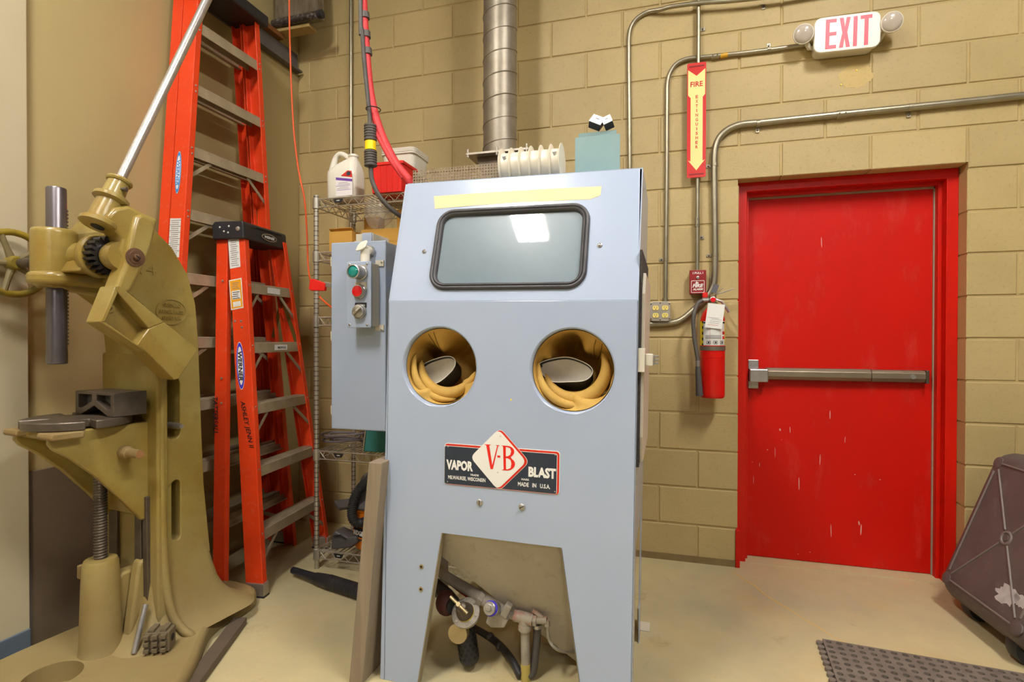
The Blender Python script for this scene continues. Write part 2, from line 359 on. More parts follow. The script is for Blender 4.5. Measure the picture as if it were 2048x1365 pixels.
ce = struct(MB().box2((WX0-.3, -9, CEIL), (XR, .6, CEIL+.1)).build('ceiling', 'ceiling', smooth=0)); tag(ce, 'grey painted ceiling above the workshop', 'ceiling')

g = .0045
wb = MB().prism([(WX0, 0), (OPL-g, 0), (OPL-g, OPT+g), (OPR+g, OPT+g), (OPR+g, 0), (XR, 0), (XR, CEIL), (WX0, CEIL)], (0, .0055, 0), EX, EZ, EY*.178).build('wall_back', 'mortar', smooth=0)
struct(wb); tag(wb, 'tan painted concrete block wall behind the cabinet and around the red door', 'wall')
bcache = {}
def block(x0, x1, z0, z1, name='block'):
    w, h = round(x1-x0, 4), round(z1-z0, 4); key = (w, h)
    if key not in bcache:
        D = .19; b = .0035
        f_ = [V((sx*(w/2-b), -D/2, sz*(h/2-b))) for sx, sz in ((-1, -1), (1, -1), (1, 1), (-1, 1))]
        r_ = [V((sx*w/2, -D/2+b, sz*h/2)) for sx, sz in ((-1, -1), (1, -1), (1, 1), (-1, 1))]
        k_ = [V((sx*w/2, D/2, sz*h/2)) for sx, sz in ((-1, -1), (1, -1), (1, 1), (-1, 1))]
        bcache[key] = MB().ring([f_, r_, k_]).mesh(name, 'block', V((0, 0, 0)), 0)
    o = bpy.data.objects.new(name, bcache[key]); COL.objects.link(o)
    place(o, V(((x0+x1)/2, .095+random.uniform(-.0012, .0012), (z0+z1)/2)), wb)
J = .005
for k in range(20):
    i = k % 2 - 2
    z0, z1 = k*B+J, (k+1)*B-J
    if k == 0: z0 = .0
    while i*B < WX1-.01:
        a, b_ = max(i*B, WX0), min((i+2)*B, WX1); i += 2
        if b_-a < .05: continue
        zz0 = z0
        if k < 10:
            if b_ > OPL+.01 and a < OPR-.01:                     # blocks stop at the door opening
                if a < OPL-.05: block(a+J, OPL, z0, z1)
                if b_ > OPR+.05: block(OPR, b_-J, z0, z1)
                continue
            if abs(b_-OPL) < .01: block(a+J, OPL, z0, z1); continue
            if abs(a-OPR) < .01: block(OPR, b_-J, z0, z1); continue
        if k == 10 and b_ > OPL+.01 and a < OPR-.01: zz0 = OPT
        block(a+J, b_-J, zz0, z1)
tail = MB().box2((WX1, 0, 0), (XR, .006, CEIL)).build('block_field', 'block', wb, smooth=0); tail['kind'] = 'stuff'
# grimy ledge of dirt along the foot of the wall
MB().box2((1.2, -.006, 0), (OPL, .0, .035)).build('dirt_strip', mat('grime_strip', S(120, 100, 64), .8, col2=S(150, 128, 80), scale=9), wb, smooth=0)
# ghost of an old lamp below the exit sign
gc = atY(1712, 152, 0); pl = [(x+.006*math.sin(5*i), y+.005*math.cos(3*i)) for i, (x, y) in enumerate(ell(0, 0, .075, .06, 24))]
MB().prism(pl, gc+EY*-.0004, EX, EZ, EY*-.0006).build('paint_patch', mat('thin_paint_patch', S(192, 166, 104), .6, col2=S(150, 126, 76), scale=60, contrast=(.55, .75), bump=.6, bscale=130, world_space=True), wb, smooth=0)
for u, v in ((1713, 141), (1682, 170)):
    MB().cyl(atY(u, v, 0), atY(u, v, 0)-EY*.004, .004, seg=8).build('wall_anchor', 'yellow', wb)

wl = struct(MB().box2((WX0-.15, -1.62, 0), (WX0, .19, CEIL)).build('wall_left', 'drywall', smooth=0)); tag(wl, 'smooth tan painted side wall behind the ladders', 'wall')
wn = struct(MB().box2((WX0-.15, -9, 0), (WX0+.028, -1.62, CEIL)).build('wall_left_near', 'pilaster', smooth=0, bev=.004)); tag(wn, 'glossy paler wall face at the left edge', 'wall')
bb = struct(MB().box2((WX0+.026, -9, 0), (WX0+.036, -1.622, .105)).build('baseboard_left', 'cove', smooth=0, bev=.003)); tag(bb, 'blue-grey vinyl baseboard at the left edge', 'baseboard')
pn = MB().box2((WX0, -1.615, 0), (WX0+.012, -.95, .70)).build('dark_panel', 'low_panel', smooth=0, bev=.002); tag(pn, 'dark brown panel low on the side wall behind the press', 'panel')  # thin dark brown sheet over the lower part of the side wall
MB().box2((WX0+.010, -1.617, 0), (WX0+.016, -1.605, .70)).build('edge_trim', 'ledger', pn, smooth=0)
lg = struct(MB().prism([(0, 0), (.05, 0), (.05, .012), (.012, .012), (.012, .125), (0, .125)], (WX0, -3.2, 2.965), EX, EZ, EY*3.18).build('trim_1', 'ledger', smooth=0)); tag(lg, 'grey steel ledger angle high on the side wall', 'ledger')

# ------------------------------------------------------------------ ceiling lamps
for i, (x, y) in enumerate(LAMP_SPOTS):
    where = ['above the front of the blast cabinet', 'above the way to the red door', 'unseen behind the camera, for frontal fill'][i]
    t = thing('ceiling_lamp', 'white fluorescent ceiling lamp '+where, 'lamp', (x, y, CEIL), 'ceiling lamps')
    MB().prism([(-.2, 0), (.2, 0), (.17, -.05), (-.17, -.05)], (x, y-.64, CEIL), EX, EZ, EY*1.28).build('housing', 'white', t, smooth=0)
    for k in (-1, 0, 1):
        MB().box2((x+k*.105-.04, y-.61, CEIL-.075), (x+k*.105+.04, y+.61, CEIL-.052)).build('diffuser', 'lamp', t, smooth=0)

# ------------------------------------------------------------------ door
FY = .08
dr = thing('door_1', 'red steel exit door with a grey push bar', 'door', ((OPL+OPR)/2, FY, 0)); struct(dr)
fw = .05
MB().prism([(OPL, 0), (OPL+fw, 0), (OPL+fw, OPT-fw), (OPR-fw, OPT-fw), (OPR-fw, 0), (OPR, 0), (OPR, OPT), (OPL, OPT)], (0, FY, 0), EX, EZ, EY*.05).build('frame', 'red_frame', dr, smooth=0, bev=.003)
MB().prism([(OPL, 0), (OPL+fw+.016, 0), (OPL+fw+.016, OPT-fw-.016), (OPR-fw-.016, OPT-fw-.016), (OPR-fw-.016, 0), (OPR, 0), (OPR, OPT), (OPL, OPT)], (0, FY+.05, 0), EX, EZ, EY*.04).build('frame_stop', 'red_frame', dr, smooth=0, bev=.002)
MB().prism([(OPL, 0), (OPL+fw, 0), (OPL+fw, OPT-fw), (OPR-fw, OPT-fw), (OPR-fw, 0), (OPR, 0), (OPR, OPT), (OPL, OPT)], (0, FY+.09, 0), EX, EZ, EY*.06).build('frame_rear', 'red_frame', dr, smooth=0)
MB().box2((OPL-.01, -.012, 0), (OPL+.012, FY, .2)).build('frame_foot', 'red_frame', dr, smooth=0, bev=.003)
MB().box2((OPR-fw-.022, FY+.085, .0), (OPR-fw-.014, FY+.094, OPT-fw-.016)).build('weather_strip', 'weather', dr, smooth=0)
MB().box2((OPL+fw+.016, FY+.085, OPT-fw-.026), (OPR-fw-.016, FY+.094, OPT-fw-.016)).build('weather_strip', 'weather', dr, smooth=0)
LY = FY+.094
lf = MB().box2((OPL+fw-.004, LY, .005), (OPR-fw-.012, LY+.045, OPT-fw-.004)).build('leaf', 'red_door', dr, smooth=0, bev=.002)
MB().box2((OPR-fw-.013, LY+.004, .012), (OPR-fw+.001, LY+.04, OPT-fw-.01)).build('hinge_strip', 'alu', dr, smooth=0)
for z in (.2, 1.0, 1.85):
    MB().cyl((OPR-fw-.016, LY-.003, z), (OPR-fw-.016, LY-.003, z+.1), .006, seg=10).build('hinge_knuckle', 'red_frame', dr)
MB().box2((OPL, FY, 0), (OPR, FY+.15, .003)).build('threshold', 'floor', dr, smooth=0)
# push bar
BY = LY-.002
h0, h1 = atY(1497, 720, LY-.03), atY(1513, 778, LY-.03)
MB().box2((h0.x, LY-.018, h1.z), (h1.x+.012, LY, h0.z)).build('latch_plate', 'steel', dr, smooth=0, bev=.003)
a, b_ = atY(1499, 738, LY-.07), atY(1536, 765, LY-.07)
MB().box2((a.x, LY-.085, b_.z), (b_.x, LY, a.z)).build('latch_head', 'steel', dr, smooth=0, bev=.006)
a, b_ = atY(1534, 742, LY-.07), atY(1745, 764, LY-.07); zc = (a.z+b_.z)/2; hh = .034
bar_m = mat('grey_bronze_bar', S(146, 132, 112), .38, .6, col2=S(124, 110, 90), scale=8)
zr = zc+.004
MB().prism([(0, -hh), (-.045, -hh*.8), (-.06, -.3*hh), (-.06, .5*hh), (-.045, hh), (0, hh)], (a.x, LY, zr), EY, EZ, EX*(b_.x-a.x)).build('push_pad', bar_m, dr, smooth=0, bev=.002)
c = atY(1852, 755, LY-.05)
MB().prism([(0, -hh), (-.04, -hh*.85), (-.052, -.3*hh), (-.052, .5*hh), (-.04, hh*.9), (0, hh*.95)], (b_.x+.004, LY, zr), EY, EZ, EX*(c.x-b_.x-.004)).build('bar_housing', bar_m, dr, smooth=0, bev=.002)
MB().box2((c.x, LY-.055, zr-hh), (c.x+.014, LY, zr+hh)).build('end_cap', 'dark_steel', dr, smooth=0, bev=.003)
q = atY(1826, 756, LY-.052); MB().cyl((q.x, LY-.056, zr), (q.x, LY-.05, zr), .012, seg=16).build('bar_badge', 'steel', dr)
# paint chips on the leaf
chip = mat('bare_primer_chip', S(214, 150, 136), .7)
for u, v, w, h in ((1643, 485, .004, .05), (1662, 1062, .004, .06), (1722, 1060, .004, .05), (1718, 1047, .005, .02), (1598, 968, .003, .06), (1560, 860, .005, .012), (1519, 930, .005, .02), (1505, 925, .004, .004), (1535, 900, .004, .005), (1640, 920, .003, .05), (1580, 860, .003, .03), (1550, 905, .004, .05), (1507, 960, .003, .04), (1620, 1105, .01, .004), (1596, 1109, .004, .004), (1563, 880, .004, .004), (1710, 950, .004, .004), (1760, 960, .004, .004), (1690, 880, .003, .03), (1660, 830, .003, .04)):
    p = atY(u, v, LY); MB().prism([(x*w+.3*w*math.sin(7*i+u), y*h) for i, (x, y) in enumerate(ell(0, 0, .6, .6, 9))], p, EX, EZ, EY*-.0006).build('paint_chip', chip, dr, smooth=0)

# ------------------------------------------------------------------ conduits
def strap(parent, p, ax, r, side):
    """one-hole strap around a conduit on the wall: ax = conduit direction, side = direction of the ear"""
    b = MB().cyl(p-ax*.009, p+ax*.009, r+.0018, seg=14)
    e = V(p)+side*(r+.012); e.y = -.003
    b.box(e, (.026, .005, .018), side, EY, ax); b.build('strap', 'emt', parent, bev=.001)
    MB().lathe(e-EY*.002, -EY, [(0, .006), (.004, .005), (.005, .0005)], 10).build('strap_screw', 'dark_steel', parent)
def conduit(label, pix, r, Y, n=8, extra=None):
    pts = spline([atY(u, v, Y) if len(t) == 2 else atY(u, v, t[2]) for t in pix for u, v in [t[:2]]], n)
    o = MB().tube(pts, r, 12).build('conduit', 'emt'); tag(o, label, 'conduit', 'wall conduits'); return o
def couple(parent, p, ax, r, l=.03, m='emt'):
    MB().cyl(p-ax*l/2, p+ax*l/2, r+.003, seg=12).build('coupling', m, parent)
    for s in (-1, 1): MB().cyl(p+ax*s*l*.3-EY*(r+.002), p+ax*s*l*.3-EY*(r+.008), .003, seg=6).build('set_screw', 'dark_steel', parent)
c1 = conduit('thin conduit rising behind the cabinet and bending right along the top edge', [(1260, 420), (1259.5, 330), (1258.5, 220), (1257.5, 110), (1258, 72), (1263, 52), (1275, 36), (1296, 24), (1322, 19, -.03), (1345, 13, -.045), (1400, 6, -.05), (1470, 1, -.05), (1560, -10, -.05), (1700, -34, -.05)], .0115, -.014)
strap(c1, atY(1530, -6, -.05), EX, .0115, -EZ)
c2 = conduit('conduit from the socket box bending right to the exit sign', [(1331, 610), (1332, 500), (1333.5, 350), (1334, 200), (1335, 165), (1341, 144), (1354, 127), (1374, 118), (1400, 115), (1480, 107), (1560, 97), (1625, 88)], .0115, -.014)
strap(c2, atY(1332, 519, -.014), EZ, .0115, -EX); strap(c2, atY(1538, 99, -.014), EX, .0115, EZ)
p = atY(1448, 111, -.014); MB().cyl(p-EX*.018, p+EX*.018, .0125, seg=12).build('yellow_band', 'wear_yellow', c2)
couple(c2, atY(1430, 113, -.014), EX, .0115, .04)
c3 = conduit('thick conduit sweeping up beside the door frame and right over the door', [(1180, 652), (1290, 649), (1340, 646), (1362, 640), (1385, 622), (1410, 598), (1424, 578), (1429.5, 552), (1430, 470), (1429, 400), (1428.5, 330), (1431, 296), (1440, 274), (1458, 258), (1484, 249), (1530, 244.5), (1680, 229), (1850, 212), (2048, 191), (2400, 150)], .0175, -.02)
strap(c3, atY(1429, 330, -.02), EZ, .0175, -EX); strap(c3, atY(1430, 510, -.02), EZ, .0175, -EX)
strap(c3, atY(1516, 247, -.02), EX, .0175, -EZ); strap(c3, atY(1820, 215, -.02), EX, .0175, -EZ); couple(c3, atY(1683, 229, -.02), EX, .0175, .045)
c4 = conduit('thin straight conduit dropping behind the fire extinguisher arrow sign', [(1396.5, -60), (1397, 60), (1396, 240), (1395, 400), (1394.5, 545)], .0105, -.034, 4)
strap(c4, atY(1397, 57, -.02), EZ, .0105, EX); strap(c4, atY(1394.5, 475, -.02), EZ, .0105, EX); couple(c4, atY(1394.5, 445, -.034), EZ, .0105, .05)
c5 = conduit('thin straight conduit rising near the corner behind the wire shelf', [(702, 470), (702, 200), (702, -80)], .0115, -.02, 3)
strap(c5, atY(702, 430, -.02), EZ, .0115, EX)
# ================================================================== THINGS ON THE BACK WALL
# exit sign with two lamp heads
sx0, sx1 = atY(1628, 60, -.09).x, atY(1762, 60, -.09).x
A = atY(1628, 38, -.09); Bp = atY(1628, 106, -.09); C_ = atY(1762, 19, -.09); D_ = atY(1762, 94, -.09)
zt, zb = (A.z+C_.z)/2, (Bp.z+D_.z)/2
xs = thing('exit_sign', 'white exit sign with red letters over the red door', 'sign', ((sx0+sx1)/2, -.05, zb))
tilt = math.atan2((C_.z-A.z)+(D_.z-Bp.z), 2*(sx1-sx0)); ax = V((math.cos(tilt), 0, math.sin(tilt))); ay = V((-math.sin(tilt), 0, math.cos(tilt)))
w, h = sx1-sx0, zt-zb; o = V(((sx0+sx1)/2, -.09, (zt+zb)/2))
MB().prism(rrect(-w/2+.01, -h/2+.01, w/2-.01, h/2-.01, .03), o+EY*.02, ax, ay, EY*.07).build('housing', 'offwhite', xs, bev=.003)
MB().prism(rrect(-w/2, -h/2, w/2, h/2, .035), o, ax, ay, EY*.022).build('face', 'white', xs, bev=.004)
L0 = atY(1651, 97, -.091); L1 = atY(1744, 24, -.091)
lw = atY(1744, 60, -.091).x-L0.x; lh = (atY(1660, 37, -.091).z-atY(1660, 96, -.091).z)
def poly_letter(polys, o, ax, ay, d, holes=()):
    m = MB()
    for p in polys: m.prism(p, o, ax, ay, d)
    return m
o2 = o+ax*(-w/2+ (L0.x-sx0))+ay*(-lh/2)-EY*.0005
sw = lw/93.
s_ = .3
E_ = [[(0, 0), (22, 0), (22, 7*1.), (8, 7), (8, 26.5), (22, 26.5), (22, 33.5), (8, 33.5), (8, 53), (22, 53), (22, 60), (0, 60)]]
X1 = [[(28, 0), (36, 0), (39, 19), (42, 0), (50, 0), (44, 30), (50, 60), (42, 60), (39, 41), (36, 60), (28, 60), (34, 30)]]
I1 = [[(56, 0), (64, 0), (64, 60), (56, 60)]]
T1 = [[(78, 0), (86, 0), (86, 53), (93, 53), (93, 60), (70, 60), (70, 53), (78, 53)]]
for P_ in (E_, X1, I1, T1):
    MB().prism([(x*sw, y*lh/60) for x, y in P_[0]], o2, ax, ay, -EY*.0008).build('letter', 'exit_red', xs, smooth=0)
for u, v, sgn in ((1607, 68, -1), (1784, 44, 1)):
    c = atY(u, v, -.10); n = V((-.1+.02*sgn, -1, -.25)).normalized(); k = o+ax*(sgn*(w/2-.012))+ay*(-h*.2)+EY*.05
    hd = MB().lathe(c+(-n)*.05, n, [(0, .018), (.012, .03), (.035, .046), (.05, .048), (.054, .046)], 24).build('lamp_head', 'offwhite', xs)
    MB().lathe(c+n*.002, n, [(0, .0445), (.006, .04), (.011, .028), (.0135, .012), (.014, .0005)], 24).build('lens', 'lampglass', hd)
    MB().tube([k, k+ax*sgn*.02, c-n*.05], .012, 10).build('lamp_arm', 'offwhite', xs)

# fire extinguisher arrow sign
Y = -.05
def P2(u, v): p = atY(u, v, Y); return (p.x, p.z)
q = [P2(1374, 131), P2(1412, 120), P2(1412, 351), P2(1374, 359)]
x0, x1 = (q[0][0]+q[3][0])/2, (q[1][0]+q[2][0])/2; zt_, zb_ = (q[0][1]+q[1][1])/2, (q[2][1]+q[3][1])/2
sg = thing('arrow_sign', 'red sign with a cream arrow reading FIRE EXTINGUISHER', 'sign', ((x0+x1)/2, Y, zb_))
W_, H_ = x1-x0, zt_-zb_; o = V((x0, Y, zb_))
MB().prism(rrect(0, 0, W_, H_, .008), o, EX, EZ, EY*.004).build('plate', 'sign_red', sg, smooth=0)
k = W_/200.; kz = H_/1220.
arrow = [(100, 75), (190, 185), (165, 175), (165, 850), (190, 880), (190, 1150), (100, 1080), (10, 1120+30), (10, 880), (38, 850), (38, 175), (12, 185)]
MB().prism([(x*k, y*kz) for x, y in arrow], o-EY*.0003, EX, EZ, -EY*.0006).build('arrow', 'sign_cream', sg, smooth=0)
text_mb('FIRE', o+V((35*k, -.001, 965*kz)), EX, EZ, 130*k, 55*kz, .0006, .02).build('lettering', 'sign_red', sg, smooth=0)
for i, ch in enumerate('EXTINGUISHER'):
    wd = 8 if ch == 'I' else 26
    text_mb(ch, o+V(((103-wd/2)*k, -.001, (840-48.5*i)*kz)), EX, EZ, wd*k, 33*kz, .0006, .02).build('lettering', 'sign_red', sg, smooth=0)
for z in (35, 1185): MB().box((x0+W_/2, Y-.0015, zb_+z*kz), (W_*.78, .002, 12*kz)).build('slot', 'maroon', sg, smooth=0)
for z in (.04, H_-.04): MB().box2((x0+W_/2-.012, Y+.004, zb_+z-.02), (x0+W_/2+.012, 0, zb_+z+.02)).build('standoff', 'emt', sg, smooth=0)

# fire alarm pull station
a, b_ = atY(1379, 541, -.055), atY(1412, 588, -.055)
fa = thing('fire_alarm', 'dark red fire alarm pull box with white lettering', 'alarm', ((a.x+b_.x)/2, 0, b_.z))
MB().box2((a.x+.003, -.05, b_.z+.003), (b_.x-.003, 0, a.z-.003)).build('back_box', 'maroon', fa, smooth=0, bev=.003)
MB().box2((a.x, -.058, b_.z), (b_.x, -.04, a.z)).build('cover', 'maroon', fa, smooth=0, bev=.003)
w, h = b_.x-a.x, a.z-b_.z; o = V((a.x, -.0585, b_.z))
text_mb('I PULL I', o+V((.2*w, 0, .83*h)), EX, EZ, .62*w, .09*h, .0005, .03).build('lettering', 'plate_white', fa, smooth=0)
text_mb('FIRE', o+V((.18*w, 0, .27*h)), EX, EZ, .66*w, .15*h, .0005, .04, .25).build('lettering', 'plate_white', fa, smooth=0)
text_mb('ALARM', o+V((.2*w, 0, .15*h)), EX, EZ, .62*w, .09*h, .0005, .04, .25).build('lettering', 'plate_white', fa, smooth=0)
r0 = rrect(.1*w, .05*h, .9*w, .56*h, .05*w, 3); r1 = rrect(.125*w, .07*h, .875*w, .54*h, .04*w, 3)
MB().prism(r0, o, EX, EZ, -EY*.0005, [r1]).build('outline', 'plate_white', fa, smooth=0)
MB().prism([(.33*w, .45*h), (.45*w, .42*h), (.55*w, .45*h), (.53*w, .5*h), (.47*w, .48*h), (.43*w, .54*h), (.38*w, .47*h)], o, EX, EZ, -EY*.0005).build('flame_mark', 'plate_white', fa, smooth=0)
MB().box(o+V((.5*w, -.0003, .105*h)), (.5*w, .0006, .02*h)).build('small_print', 'sign_red', fa, smooth=0)
MB().lathe(o+V((.5*w, 0, .68*h)), -EY, [(0, .1*w), (.003, .1*w), (.005, .05*w), (.002, .045*w)], 16).build('lock', 'steel', fa)

# four-socket box
a, b_ = atY(1300, 604, -.05), atY(1341, 643, -.05)
sb = thing('socket_box', 'grey metal box with four ivory sockets on the block wall', 'socket box', ((a.x+b_.x)/2, 0, b_.z))
w, h = b_.x-a.x, a.z-b_.z; o = V((a.x, -.05, b_.z))
MB().prism(rrect(.03*w, .03*h, .97*w, .97*h, .008), o+EY*.002, EX, EZ, EY*.048).build('box', 'alu', sb, smooth=0)
ch = .14
MB().prism([(ch*w, 0), ((1-ch)*w, 0), (w, ch*h*.5), (w, h*(1-ch*.5)), ((1-ch)*w, h), (ch*w, h), (0, h*(1-ch*.5)), (0, ch*h*.5)], o-EY*.003, EX, EZ, EY*.006).build('cover', 'alu', sb, smooth=0, bev=.002)
for i in (0, 1):
    for j in (0, 1):
        cc = o+V(((.28+.46*i)*w, -.003, (.3+.38*j)*h))
        so = MB().prism([(x, max(min(y, .0125), -.0125)) for x, y in ell(0, 0, .0165, .0165, 20)], cc, EX, EZ, -EY*.004).build('outlet', 'socket', sb, smooth=0)
        for dx, hh2 in ((-.006, .008), (.006, .007)): MB().box(cc+V((dx, -.0042, .003)), (.0022, .0006, hh2)).build('slit', 'ink', so, smooth=0)
        MB().cyl(cc+V((0, -.004, -.007)), cc+V((0, -.0046, -.007)), .0026, seg=8).build('ground_hole', 'ink', so)
for i, j in ((.06, .12), (.94, .12), (.06, .88), (.94, .88), (.5, .93), (.5, .07)): MB().lathe(o+V((i*w, -.003, j*h)), -EY, [(0, .004), (.0015, .003), (.002, .0004)], 8).build('cover_screw', 'dark_steel', sb)
MB().cyl(o+V((.74*w, .02, h)), o+V((.74*w, .02, h+.02)), .015, seg=10).build('connector', 'emt', sb)
nip = MB().tube([o+V((0, .025, .35*h)), o+V((-.25, .025, .35*h))], .012, 10).build('side_nipple', 'emt', sb)

# fire extinguisher
Ye = -.10
c0 = atY(1424.5, 797, Ye); top = atY(1424.5, 612, Ye); R = (atY(1450, 720, Ye).x-atY(1398.5, 720, Ye).x)/2*.97
cx = c0.x; z0 = c0.z+.004; Ht = top.z-z0; Fe = V((cx, Ye, z0))
fe = thing('fire_extinguisher', 'red fire extinguisher with black hose hanging beside the door', 'fire extinguisher', (cx, Ye, z0))
MB().lathe(Fe, EZ, [(0, R*.5), (0, R*.9), (.006, R*.97), (.02, R), (Ht*.80, R), (Ht*.86, R*.97), (Ht*.92, R*.82), (Ht*.965, R*.55), (Ht, R*.3), (Ht+.02, R*.28)], 36).build('cylinder', 'red', fe)
zl = z0+Ht*.515; MB().lathe((cx, Ye, zl), EZ, [(0, R), (0, R+.0025), (.022, R+.0025), (.022, R)], 36, False).build('bracket_band', mat('band_steel', S(120, 112, 98), .5, .5), fe)
MB().lathe((cx, Ye, z0+Ht*.435), EZ, [(0, R), (.0005, R+.001), (.004, R+.001), (.0045, R)], 36, False).build('seam_ring', 'red', fe)
def wrap(a0, a1, za, zb2, rr, m, nm, parent=fe):          # label bent round the cylinder; angle 0 faces the room, + to the right
    n = 10; gr = [[V((cx+rr*math.sin(math.radians(a0+(a1-a0)*i/n)), Ye-rr*math.cos(math.radians(a0+(a1-a0)*i/n)), z)) for i in range(n+1)] for z in (za, zb2)]
    return MB().sheet(gr).build(nm, m, parent, smooth=60)
la, lb = z0+Ht*.57, z0+Ht*.83; off = -12
wrap(-78+off, 88+off, la, lb, R+.0006, 'label', 'label')
wrap(-78+off, -48+off, la, lb, R+.001, 'yellow', 'label')
wrap(-48+off, -38+off, la, lb, R+.001, 'ink', 'label')
for k in range(4): wrap(-45+off, -39+off, la+(lb-la)*(.08+.24*k), la+(lb-la)*(.2+.24*k), R+.0014, 'yellow', 'symbol')
wrap(-36+off, 84+off, lb-.012, lb-.004, R+.001, 'ink', 'label')
wrap(78+off, 88+off, la, lb, R+.0012, 'yellow', 'label')
for k, a_ in enumerate((-10, 22, 54)):
    wrap(a_+off-9, a_+off+9, la+.006, la+.024, R+.001, 'ink', 'symbol'); wrap(a_+off-7, a_+off+7, la+.008, la+.022, R+.0014, 'label', 'symbol'); wrap(a_+off-3, a_+off+4, la+.01, la+.02, R+.0018, 'ink', 'symbol')
for k, z in enumerate((la+.032, la+.056)): wrap(58+off, 74+off, z, z+.015, R+.001, 'sign_red', 'symbol')
for k in range(3): wrap(-25+off, 50+off, la+.034+.007*k, la+.037+.007*k, R+.001, 'ink_grey', 'printed_line')
wrap(75, 95, z0+Ht*.2, z0+Ht*.36, R+.0008, 'label', 'label')
zt = z0+Ht
va = MB().lathe((cx, Ye, zt+.005), EZ, [(0, .026), (.012, .026), (.016, .018), (.05, .018), (.056, .012)], 18).build('valve_body', 'brass', fe)
MB().lathe((cx, Ye-.012, zt+.03), -EY, [(0, .016), (.014, .016), (.016, .013)], 16).build('gauge', 'steel', fe)
MB().cyl((cx, Ye-.0285, zt+.03), (cx, Ye-.0295, zt+.03), .0125, seg=16).build('gauge_face', 'red_lens', fe)
lv = V((cx-.008, Ye, zt+.05))
MB().beam(lv, V((cx+.1, Ye, zt+.085)), rrect(-.011, -.003, .011, .003, .002, 2), EY, EZ).build('lever', 'steel', fe, smooth=0)
MB().tube([V((cx+.005, Ye, zt+.035)), V((cx+.045, Ye, zt+.02)), V((cx+.08, Ye, zt-.035))], .008, 6, flat=EY).build('carry_handle', 'steel', fe)
MB().box((cx+.01, Ye-.01, zt+.088), (.028, .003, .045), V((.95, 0, -.3)), EY, V((.3, 0, .95))).build('inspection_tag', mat('slate_tag', S(92, 92, 96), .5), fe, smooth=0)
MB().tube([V((cx-.012, Ye-.013, zt+.05)), V((cx+.02, Ye-.014, zt+.062)), V((cx+.05, Ye-.012, zt+.09))], .002, 6).build('pull_pin', 'steel', fe)
MB().box((cx-.038, Ye-.006, zt+.056), (.026, .016, .026)).build('pin_tab', 'red_plastic', fe, smooth=0, bev=.003)
hp = spline([V((cx-.012, Ye-.01, zt+.03)), V((cx-.04, Ye-.01, zt+.03)), V((cx-.075, Ye-.02, zt+.01)), V((cx-.095, Ye-.03, zt-.06)), V((cx-.092, Ye-.035, zt-.16)), V((cx-.075, Ye-.04, zt-.27)), V((cx-.074, Ye-.042, zt-.29))], 8)
MB().tube(hp, .0105, 12).build('hose', mat('extinguisher_hose', S(84, 80, 74), .55, col2=S(104, 98, 90), scale=18), fe)
e = V((cx-.074, Ye-.042, zt-.285)); MB().lathe(e, V((.03, 0, -1)), [(0, .011), (.002, .0125), (.028, .0125), (.03, .011)], 14).build('ferrule', 'steel', fe)
MB().lathe(e-EZ*.03, V((.06, 0, -1)), [(0, .0115), (.015, .013), (.15, .0185), (.152, .015)], 16).build('horn', mat('hose_horn', S(84, 82, 80), .5), fe)
MB().cyl((cx-.02, Ye-.012, zt+.03), (cx-.05, Ye-.01, zt+.03), .0125, seg=10).build('hose_fitting', 'steel', fe)
tg = V((cx+.006, Ye-R-.006, zt-.056)); MB().box(tg, (.082, .001, .125), V((.99, 0, -.12)), EY, V((.12, 0, .99))).build('service_tag', 'plate_white', fe, smooth=0)
for k in range(5): MB().box(tg+V((-.01+.006*k % .02, -.0008, -.045+.009*k)), (.05, .0004, .0015), V((.99, 0, -.12)), EY, V((.12, 0, .99))).build('printed_line', 'ink_grey' if k else 'sign_red', fe, smooth=0)
MB().box((cx, -.018, z0+Ht*.55), (.05, .036, .3)).build('wall_bracket', 'maroon', fe, smooth=0)
# ================================================================== BLAST CABINET
YF, YT, YR = -1.379, -1.242, -.80
FL, FR = atY(777, 602.5, YF), atY(1277, 601, YF)
ca = (FR-FL).normalized(); cz = EY.cross(ca)*-1; cz = V((-ca.z, 0, ca.x))
def loc(u, v, Y=YF):
    p = atY(u, v, Y)-FL; return (p.dot(ca), p.dot(cz))
WC = (FR-FL).length
zf = [loc(760, 1365), loc(1256, 1365)]
def floor_b(a): return (-(FL+ca*a).z)/cz.z            # local b at which a reaches the floor
cb = thing('blast_cabinet', 'tall grey-blue blast cabinet with a window and two arm holes', 'cabinet', V(((FL.x+FR.x)/2, (YF+YR)/2, 0)))
TL, TR = atY(811, 368, YT), atY(1280, 338, YT)
lt = loc(811, 368, YT); rt_ = loc(1280, 338, YT); BT = (lt[1]+rt_[1])/2          # height of the top edge above the fold
cutL, cutR = loc(883, 1067), loc(1122, 1097); inL, inR = loc(835, 1365), loc(1158, 1365)
def ext(p, q):                                         # carry the line p-q down to the floor
    fb = floor_b(q[0]); t = (fb-p[1])/(q[1]-p[1]); return (p[0]+(q[0]-p[0])*t, fb)
fl_out = ext((0, 0), (zf[0][0], zf[0][1])); fr_out = ext((WC, 0), (WC+.0, -1.))
outer = [(0, 0), fl_out, ext(cutL, inL), cutL, cutR, ext(cutR, inR), fr_out, (WC, 0)]
HL = loc(877.5, 734); HR = loc(1143, 742); RL = (loc(953, 734)[0]-loc(802, 734)[0])/2; RR = (loc(1228, 742)[0]-loc(1058.5, 742)[0])/2; RH = (RL+RR)/2
holes = [ell(HL[0], HL[1], RH, RH, 48), ell(HR[0], HR[1], RH, RH, 48)]
MB().prism(outer, FL, ca, cz, EY*.004, holes).build('front_panel', 'cab', cb, smooth=0, bev=.0015)
UPo = V((0, 0, 0))
up_dir = (cz*BT+EY*(YT-YF)).normalized(); LU = math.hypot(BT, YT-YF); up_n = ca.cross(up_dir)*-1
